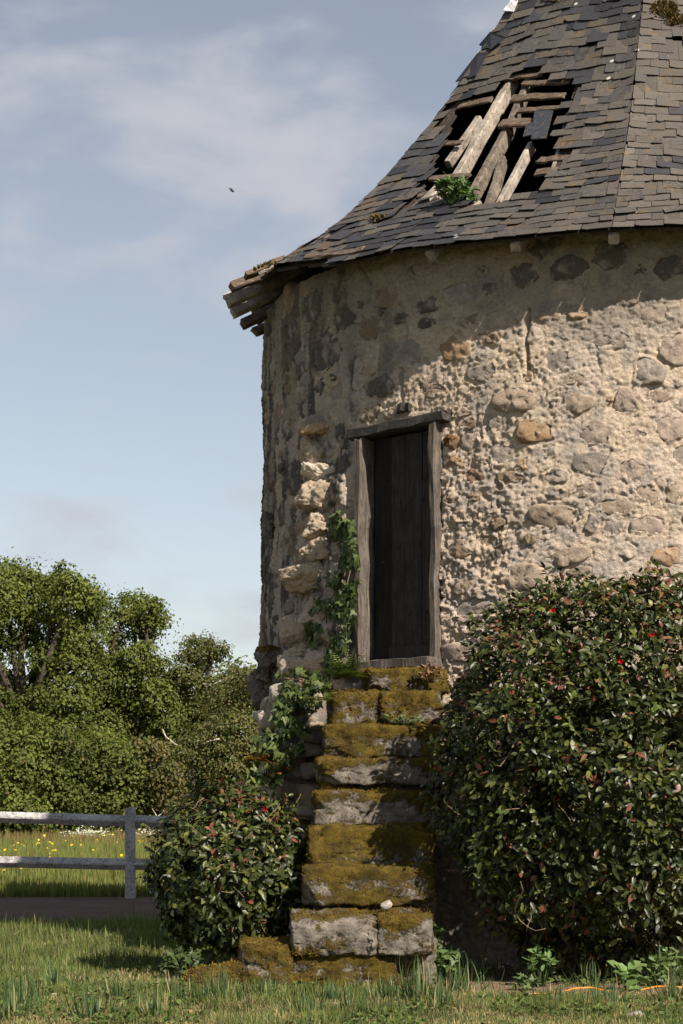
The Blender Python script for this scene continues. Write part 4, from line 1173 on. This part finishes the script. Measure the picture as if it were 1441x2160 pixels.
herb('weed', 'upright cleavers weed on the bare soil under the large shrub', G(1142, 2082), 26, .07, .10, .32, 43, (.085, .14, .04))
herb('weed', 'broad leaved dock plant in the grass under the right of the large shrub', G(1322, 2090), 8, .12, .09, .2, 44, (.10, .16, .045), wide=1.3)
herb('weed', 'low leafy weed patch at the right edge beneath the large shrub', G(1425, 2080), 60, .07, .22, .26, 45, (.10, .145, .045))
herb('weed', 'soft nettle clump below the smaller shrub left of the mossy boulder', G(385, 2068) + np.array([0, .15, 0]), 44, .06, .14, .24, 46, (.06, .085, .028), tv=IVY_V, tf=IVY_F)
herb('weed', 'weed rooted in the bare earth beside the cleavers', G(1110, 2090), 20, .05, .1, .12, 47, (.10, .14, .05), tv=IVY_V, tf=IVY_F)
herb('weed', 'tiny rosette of weed on the tread of the step below the moss block pair', at(850, 1528, 17.2), 26, .045, .16, .08, 48, (.10, .13, .045))
herb('weed', 'red tipped seedling cluster at the right end of the top step', at(908, 1440, 17.35), 30, .05, .09, .16, 49, (.16, .09, .04))

# grass ---------------------------------------------------------------------------------------------------------
BL_V = [(0,.5,0), (0,-.5,0), (.45,.42,.03), (.45,-.42,.03), (.8,.24,.12), (.8,-.24,.12), (1,0,.22)]
BL_F = [(0,1,3,2), (2,3,5,4), (4,5,6)]
def grass():
    rg = np.random.default_rng(60); n = 215000
    Y = 1 / np.sqrt(rg.uniform(1 / 24.4 ** 2, 1 / 12.6 ** 2, n)); X = rg.uniform(-1, 1, n) * (.168 * Y + .35)
    tower_d = np.hypot(X - CC[0], Y - CC[1]); ok = tower_d > RW + .02
    ok &= ~((X > -.36) & (X < .68) & (Y > 15.72) & (Y < 18.5)); ok &= ~((X > -.74) & (X < -.3) & (Y > 15.7) & (Y < 16.1))
    near = 23.55 + .5 * sstep(-3.6, -2.2, X); ok &= Y < near + rg.normal(.1, .2, n)
    soil = ((X - 1.75) / 1.75) ** 2 + ((Y - 16.35) / 1.3) ** 2 + .5 * pnoise(X * 2, Y * 2, 0, 6); ok &= (soil > 1) | (rg.random(n) < .10)
    X, Y = X[ok], Y[ok]; n = len(X)
    dry = sstep(-.05, .5, fbm(X * 1.1, Y * .8, 0, 3, 71) + .30 * sstep(15.8, 13.6, Y) - .35 * sstep(16.5, 18, Y) + .10 * sstep(-1.5, .5, X))
    cl = fbm(X * 1.7, Y * 1.7, 0, 3, 72); tall = sstep(.2, .7, cl)
    lg = (.038 + .056 * tall + .035 * sstep(16.6, 18.5, Y) * (X < 0)) * rg.uniform(.6, 1.45, n) * (1 - .3 * dry)
    tall2 = rg.random(n) < .035; lg[tall2] *= 2.1
    az = rg.uniform(0, 2*np.pi, n); lean = np.abs(rg.normal(.7, .45, n)) + .3 * dry
    d = np.stack([np.cos(az) * np.sin(lean), np.sin(az) * np.sin(lean), np.cos(lean)], 1)
    nn = np.stack([np.cos(az), np.sin(az), 0 * az], 1) + rg.normal(0, .2, (n, 3))
    isdry = rg.random(n) < .08 + .46 * dry
    w = rg.random((n, 1)); t = np.array((.085, .118, .026)) * w + np.array((.165, .19, .055)) * (1 - w)
    t[isdry] = np.array((.36, .28, .14)) * rg.uniform(.6, 1.1, (isdry.sum(), 1))
    bl = rg.random(n) < .10; t[bl] = np.array((.075, .11, .06)) * rg.uniform(.7, 1.2, (bl.sum(), 1))
    sc = np.stack([lg, rg.uniform(.0045, .0085, n), lg * rg.uniform(.2, 2.6, n)], 1)
    t *= (.8 + .45 * sstep(-.5, .5, fbm(X * 3, Y * 2.2, 0, 3, 74)))[:, None]
    B = bases(d, -nn)
    P = np.stack([X, Y, 0 * X - .006], 1)
    link('grass', scatter('grass', BL_V, BL_F, P, B, sc, t), M['grass'], kind='stuff', label='short mixed green and dry lawn grass', cat='grass')
    m = 3000; Yc = 1 / np.sqrt(rg.uniform(1 / 22 ** 2, 1 / 12.7 ** 2, m)); Xc = rg.uniform(-1, 1, m) * (.168 * Yc + .3)
    kc = (pnoise(Xc * 1.4, Yc * 1.2, 0, 77) > .05) & (np.hypot(Xc - CC[0], Yc - CC[1]) > RW + .1) & ~((Xc > -.75) & (Xc < .68) & (Yc > 15.5)); Xc, Yc = Xc[kc], Yc[kc]; m = len(Xc)
    pc = np.repeat(np.stack([Xc, Yc, rg.uniform(.02, .06, m)], 1), 5, 0); ac = rg.uniform(0, 2*np.pi, 5 * m); ec = rg.uniform(-.1, .9, 5 * m)
    dc = np.stack([np.cos(ac) * np.cos(ec), np.sin(ac) * np.cos(ec), np.sin(ec)], 1); pc = pc + dc * .012
    tc = np.array((.08, .11, .028)) * rg.uniform(.6, 1.5, (5 * m, 1)); tc[::37] = (.30, .20, .10)
    link('clover', scatter('clover', LEAF_V, LEAF_F, pc, bases(dc, np.array([0, -.3, 1.0]) + rg.normal(0, .3, (5 * m, 3))), np.stack([rg.uniform(.016, .042, 5 * m)] * 3, 1) * np.array([1, 1.5, 1]), tc), M['grass'], kind='stuff', label='clover and small broad leaved weeds mixed into the lawn', cat='clover')
    # bold coarse tufts at the front
    pos, D, Nn, S, T = [], [], [], [], []
    for (px, py, k, L_) in [(470,2120,90,.24), (880,2110,110,.26), (960,2090,60,.22), (930,2130,60,.2), (40,2130,100,.2), (120,2090,60,.2), (330,2150,60,.18), (20,2150,60,.2), (1000,2070,30,.22), (640,2140,50,.16),
                            (1390,2075,60,.24), (1420,2110,70,.22), (1290,2130,50,.16), (760,2135,50,.16), (560,2100,40,.14), (250,2110,50,.18), (200,2150,60,.2), (700,2110,40,.15), (820,2110,40,.16), (390,2110,50,.16), (1250,2080,40,.18), (1180,2110,30,.14)]:
        c = G(px, py)
        for _ in range(k):
            a = rg.uniform(0, 2*np.pi); le = abs(rg.normal(.6, .4)); r = abs(rg.normal(0, .10))
            pos.append(c + np.array([math.cos(a) * r, math.sin(a) * r, 0])); D.append((math.cos(a) * math.sin(le), math.sin(a) * math.sin(le), math.cos(le))); Nn.append((-math.cos(a), -math.sin(a), 0.1))
            l = L_ * rg.uniform(.5, 1.25); S.append((l, rg.uniform(.008, .014), l * rg.uniform(.8, 2.6))); T.append(np.array((.07, .115, .04)) * rg.uniform(.6, 1.3) if rg.random() > .15 else np.array((.3, .25, .12)))
    link('coarse_grass', scatter('coarse_grass', BL_V, BL_F, np.array(pos), bases(np.array(D), np.array(Nn)), np.array(S), np.array(T)), M['grass'], kind='stuff', label='coarse long tufts of grass along the front of the lawn', cat='grass')
grass()

def meadow():
    rg = np.random.default_rng(61); n = 75000
    Y = 1 / rg.uniform(1 / 62, 1 / 29.7, n); X = rg.uniform(-.175, -.01, n) * Y
    far = sstep(44, 52, Y + 3 * pnoise(X * .3, Y * .3, 0, 3))
    lg = (.16 + .26 * sstep(30, 33, Y)) * rg.uniform(.6, 1.3, n)
    az = rg.uniform(0, 2*np.pi, n); le = np.abs(rg.normal(.15, .15, n))
    d = np.stack([np.cos(az) * np.sin(le), np.sin(az) * np.sin(le), np.cos(le)], 1); nn = np.stack([-np.cos(az), -np.sin(az), 0 * az], 1)
    w = rg.random((n, 1)); t = np.array((.12, .15, .035)) * w + np.array((.20, .215, .06)) * (1 - w)
    br = rg.random(n) < .12 + .55 * far; t[br] = np.array((.21, .135, .055)) * rg.uniform(.6, 1.2, (br.sum(), 1))
    P = np.stack([X, Y, 0 * X - .012], 1)
    link('meadow_grass', scatter('meadow_grass', BL_V, BL_F, P, bases(d, nn), np.stack([lg, .010 + .0003 * Y + 0 * lg, lg * .5], 1), t), M['grass'], kind='stuff', label='tall pale meadow grass beyond the white fence', cat='grass')
    k = 240; Y = rg.uniform(31, 50, k); X = rg.uniform(-.17, -.06, k) * Y
    keep = pnoise(X * .8, Y * .35, 0, 12) > -.12; X, Y = X[keep], Y[keep]; k = len(X)
    P = np.stack([X, Y, rg.uniform(.28, .52, k)], 1); nn = unit(rg.normal(0, .4, (k, 3)) + np.array([0, -.5, .8]))
    disc = [(math.cos(a), math.sin(a), .1 * math.cos(2.5 * a)) for a in np.linspace(0, 2*np.pi, 7)[:-1]]
    link('buttercups', scatter('buttercups', disc, [(0,1,2,3,4,5)], P, bases(np.cross(nn, rg.normal(size=(k, 3))), nn), rg.uniform(.014, .028, k), np.tile((.75, .50, .02), (k, 1))), M['petal'], kind='stuff', label='scattered yellow buttercups in the meadow grass', cat='flowers')
    ps = []
    for (cx, cy, sx, sy, m) in ((180, 1762, 40, 12, 420), (225, 1770, 30, 10, 160), (310, 1764, 26, 10, 180), (140, 1772, 24, 6, 90)):
        for _ in range(m): ps.append(at(rg.normal(cx, sx * .6), rg.normal(cy, sy * .6), rg.uniform(55.5, 56.5)))
    ps = np.array(ps); nn = unit(rg.normal(0, .4, ps.shape) + np.array([0, -.5, .8]))
    link('cow_parsley', scatter('cow_parsley', disc, [(0,1,2,3,4,5)], ps, bases(np.cross(nn, rg.normal(size=ps.shape)), nn), rg.uniform(.012, .03, len(ps)), np.tile((.42, .43, .34), (len(ps), 1))), M['petal'], kind='stuff', label='white cow parsley blossom along the foot of the hedge', cat='flowers')
meadow()

# ------------------------------------------------------------------ fence
def fence():
    root = thing('paddock_fence', 'white weathered two rail paddock fence between gravel path and meadow', 'fence', (-2.9, 29.3, 0))
    Yf = lambda px: 29.35
    posts = [(-150, 1.27), (275, 1.237), (700, 1.2)]
    for i, (px, top) in enumerate(posts):
        X = (px - CX) / F * 29.35
        v, Q, nn = block_np((X, 29.35, top / 2 - .05), (.068, .068, top / 2 + .05), 0, 0, 22, .003, 400 + i, 12)
        v[:, 2] += .02 * (1 - np.abs(v[:, 0] - X) / .068) * (v[:, 2] > top - .04)
        link('post', mesh_np('post', local(v, root), Q, None, False), M['paint'], root)
    zl = lambda px, a, b: a + (b - a) * px / 380
    for (p, q) in ((-150, 275), (275, 700)):
        for (a, b) in ((1.115, 1.045), (.50, .455)):
            P0 = np.array([(p - CX) / F * 29.35 + .05, 29.35, zl(p, a, b)]); P1 = np.array([(q - CX) / F * 29.35 - .05, 29.35, zl(q, a, b)])
            up = unit(np.array([0, 1, 1.0]))
            part_np('rail', beam_np(P0, P1, .125, .125, up, int(p + a * 100) + 900, .002, 6), M['paint'], root)
fence()

# ------------------------------------------------------------------ trees and hedge beyond the meadow
def tree(name, label, cat, Y, base_px, clumps, trunk_h, trunk_r, seed, leaf=.12, dens=1.0, tint=((.045, .085, .018), (.11, .155, .038)), dead=0, group=None, depth=1.0, brown=0.0):
    rg = np.random.default_rng(seed)
    b = at(base_px, HY + EYE * F / Y, Y); b[2] = 0
    root = thing(name, label, cat, tuple(b), group)
    pos, out = [], []; cents = []
    for (px, py, r) in clumps:
        c = at(px, py, Y + rg.uniform(-1, 1) * 1.0 * depth); R = r / F * Y; cents.append((c, R))
        m = int(48 * (R / .9) ** 2 * dens) + 6
        d = unit(rg.normal(size=(m, 3)) + np.array([0, -.15, .15])); rad = R * rg.uniform(.45, 1.0, m) ** .6 * (1 + .38 * fbm(d[:, 0] * 1.8 + px * .01, d[:, 1] * 1.8, d[:, 2] * 1.8 + py * .01, 3, seed))
        sub = c + d * rad[:, None] * np.array([1, .85, .9])
        k = 56
        sp = np.repeat(sub, k, 0) + rg.normal(0, 1, (m * k, 3)) * np.array([.20, .20, .115]) * rg.uniform(.6, 1.25, (m, 1)).repeat(k, 0)
        pos.append(sp); out.append(unit(sp - np.repeat(sub, k, 0)) + .5 * np.repeat(d, k, 0))
    pos, out = np.concatenate(pos), np.concatenate(out); n = len(pos)
    ok = pos[:, 2] > .05; pos, out = pos[ok], out[ok]; n = len(pos)
    nn = unit(out * .8 + rg.normal(0, .45, (n, 3)) + np.array([0, 0, .35])); D = unit(np.cross(nn, rg.normal(size=(n, 3))))
    cv = fbm(pos[:, 0] * .7, pos[:, 1] * .7, pos[:, 2] * .7, 2, seed)[:, None]
    w = np.clip(rg.random((n, 1)) * .7 + .3 * (cv + .5), 0, 1); t = np.array(tint[0]) * (1 - w) + np.array(tint[1]) * w
    if brown:
        k = rg.random(n) < brown; t[k] = np.array((.16, .11, .05)) * rg.uniform(.6, 1.2, (k.sum(), 1))
    sc = rg.uniform(.6, 1.25, n) * leaf
    link('crown', scatter('crown', OAK_V, OAK_F, pos - b, bases(D, nn), sc, t, False), M['oakleaf'], root)
    top = b + np.array([rg.normal(0, .2), 0, trunk_h])
    part_np('trunk', tube([b, b + (top - b) * .5 + rg.normal(0, .06, 3), top], trunk_r, trunk_r * .6, 9), M['bark'], root, (.075, .06, .048), True)
    for (c, R) in cents:
        st = b + (top - b) * rg.uniform(.6, 1.0); md = (st + c) / 2 + rg.normal(0, .25, 3) + np.array([0, 0, .2])
        part_np('branch', tube([st, md, c, c + unit(c - md) * R * .6], trunk_r * .42, .025, 6), M['bark'], root, (.075, .06, .048), True)
    for k in range(dead):
        c, R = cents[rg.integers(len(cents))]; s = c + np.array([rg.normal(0, R * .5), -R * 1.0, rg.normal(0, R * .4)])
        g = unit(rg.normal(size=3) * np.array([1, .3, .6])); L_ = rg.uniform(.4, 1.1)
        p = [s, s + g * L_ * .4 + rg.normal(0, .06, 3), s + g * L_ * .75 + rg.normal(0, .14, 3), s + g * L_ + rg.normal(0, .2, 3)]
        part_np('dead_branch', tube(p, .032, .012, 5), M['bark'], root, (.42, .36, .29), True)
    return root
GRN = ((.048, .070, .013), (.155, .175, .036)); OLV = ((.062, .07, .018), (.15, .15, .042))
tree('oak_tree', 'tallest spreading oak at the left edge behind the hedge', 'tree', 66, 62,
     [(-30,1262,85), (40,1228,52), (70,1262,62), (128,1240,48), (150,1270,58), (185,1262,38), (196,1300,36), (20,1320,70), (110,1340,66), (170,1350,52), (-40,1390,70), (95,1398,46), (160,1408,48), (196,1392,30), (0,1500,80), (-60,1470,80), (135,1480,64), (70,1520,70), (205,1450,40)], 4.6, .34, 71, tint=GRN)
tree('oak_tree', 'middle oak whose round crown stands clear right of the tallest tree', 'tree', 67, 275,
     [(282,1275,28), (316,1284,26), (256,1302,28), (300,1330,34), (334,1310,17), (246,1350,26), (286,1390,38), (236,1410,36), (325,1405,26), (345,1440,22), (262,1450,50), (322,1475,42), (210,1480,48), (300,1525,66), (360,1530,50), (220,1560,60), (330,1590,50)], 4.2, .26, 72, tint=GRN)
tree('slender_oak_tree', 'thin crowned tree with a small tuft top right of the middle oak', 'tree', 68, 405,
     [(418,1362,26), (400,1385,24), (444,1378,20), (458,1370,12), (425,1400,26), (385,1425,30), (428,1450,36), (370,1470,36), (465,1450,26), (410,1510,44), (450,1500,34)], 4.4, .22, 73, .105, .8, tint=OLV, dead=2)
tree('scrub_tree', 'olive green scrubby tree with bare pale branches against the tower edge', 'tree', 64, 500,
     [(500,1440,34), (540,1440,30), (480,1480,44), (530,1490,46), (500,1545,52), (555,1550,44), (450,1560,48), (470,1620,56), (530,1620,54), (420,1640,50), (400,1590,46), (500,1690,56), (440,1700,50)], 3.0, .18, 74, .10, .9, tint=OLV, dead=6, brown=.10)
for i, (lab, bp, cl, tn, br) in enumerate([
    ('dense hawthorn bush of the hedge at the far left edge', 10, [(-20,1580,72), (40,1610,62), (0,1680,76), (50,1720,52), (-50,1700,70), (20,1755,40)], GRN, .02),
    ('broad hedge bush below the tallest oak', 120, [(100,1570,62), (150,1600,56), (110,1660,66), (160,1690,52), (90,1730,40), (140,1745,32)], GRN, .02),
    ('hedge bush left of the white fence post', 235, [(215,1580,56), (255,1620,56), (210,1670,52), (255,1700,46), (200,1735,34), (280,1740,26)], GRN, .03),
    ('brownish hedge bush directly behind the white fence post', 330, [(315,1600,46), (350,1640,46), (310,1690,46), (360,1710,40), (330,1745,26), (390,1730,30), (300,1640,40)], OLV, .22),
    ('pale hedge bush between the fence post and the smaller shrub', 440, [(420,1730,34), (465,1740,30), (500,1745,30)], OLV, .1)]):
    tree('hedge_bush', lab, 'bush', 60 + .6 * i, bp, cl, 1.0, .09, 80 + i, .125, .85, tn, 2 if i > 2 else 0, 'bushes of the field hedge', .6, br)
def woodland():
    rg = np.random.default_rng(99); pos = []
    for x in np.arange(-24, 6, 1.1):
        top = 6.6 + .7 * math.sin(x * .6) + rg.normal(0, .35) + 1.3 * sstep(-9, -6, x)
        for _ in range(46):
            c = np.array([x + rg.normal(0, .7), 112 + rg.normal(0, 2), rg.uniform(.5, top)]); pos.append(c + rg.normal(0, .45, (22, 3)))
    pos = np.concatenate(pos); n = len(pos); nn = unit(rg.normal(0, .6, (n, 3)) + np.array([0, -.3, .7]))
    w = rg.random((n, 1)); t = np.array((.05, .085, .025)) * w + np.array((.11, .14, .045)) * (1 - w)
    link('distant_woodland', scatter('distant_woodland', OAK_V, OAK_F, pos, bases(np.cross(nn, rg.normal(size=(n, 3))), nn), rg.uniform(.2, .45, n), t, False), M['oakleaf'], kind='stuff', label='low line of distant woodland behind the oaks', cat='woodland')
woodland()

# ------------------------------------------------------------------ small things
def hose(label, pix, seed):
    pts = [G(px, py) + np.array([0, 0, .006 + .014 * math.sin(i * 1.7)]) for i, (px, py) in enumerate(pix)]
    P = []
    for a, b in zip(pts[:-1], pts[1:]):
        for t in np.linspace(0, 1, 5)[:-1]: P.append(a + (b - a) * t)
    P.append(pts[-1]); v, q, t = tube(P, .006, .006, 8)
    o = link('garden_hose', mesh_np('garden_hose', v, [q, t], (.78, .27, .03)), M['rubber'], label=label, cat='hose')
hose('thin orange hose snaking through the grass in front of the large shrub', [(1095,2101), (1130,2102), (1165,2100), (1180,2092), (1210,2089), (1245,2088), (1290,2091), (1340,2090), (1385,2086), (1420,2084), (1460,2083)], 1)
hose('orange hose end doubling back over the bare soil', [(1140,2100), (1172,2097), (1200,2104), (1225,2108), (1300,2118), (1360,2134), (1400,2136), (1450,2138)], 2)

def bird():
    c = at(490, 403, 60); root = thing('bird', 'tiny dark bird flying in front of the pale cloud', 'bird', tuple(c))
    v, Q, nn = block_np((0, 0, 0), (.07, .025, .022), 0, 0, 2, 0, 1, 8)
    link('body', mesh_np('body', v, Q, (.03, .028, .026)), M['twig'], root)
    for s in (-1, 1):
        V = np.array([(.03,0,.01), (-.03,0,.01), (-.07,.1*s,.04), (-.09,.19*s,.02), (0,.11*s,.05)]); V = np.concatenate([V, V - np.array([0, 0, .006])])
        link('wing', mesh_np('wing', V, [np.array([(0,1,2,3,4), (9,8,7,6,5)]), np.array([(i, (i+1) % 5, 5+(i+1) % 5, 5+i) for i in range(5)])], (.03, .028, .026), False), M['twig'], root)
    root.rotation_euler = (.5, .3, .4)
bird()
print('objects', len(bpy.data.objects), 'tris', sum(sum(len(p.vertices) - 2 for p in ()) for m in bpy.data.meshes))
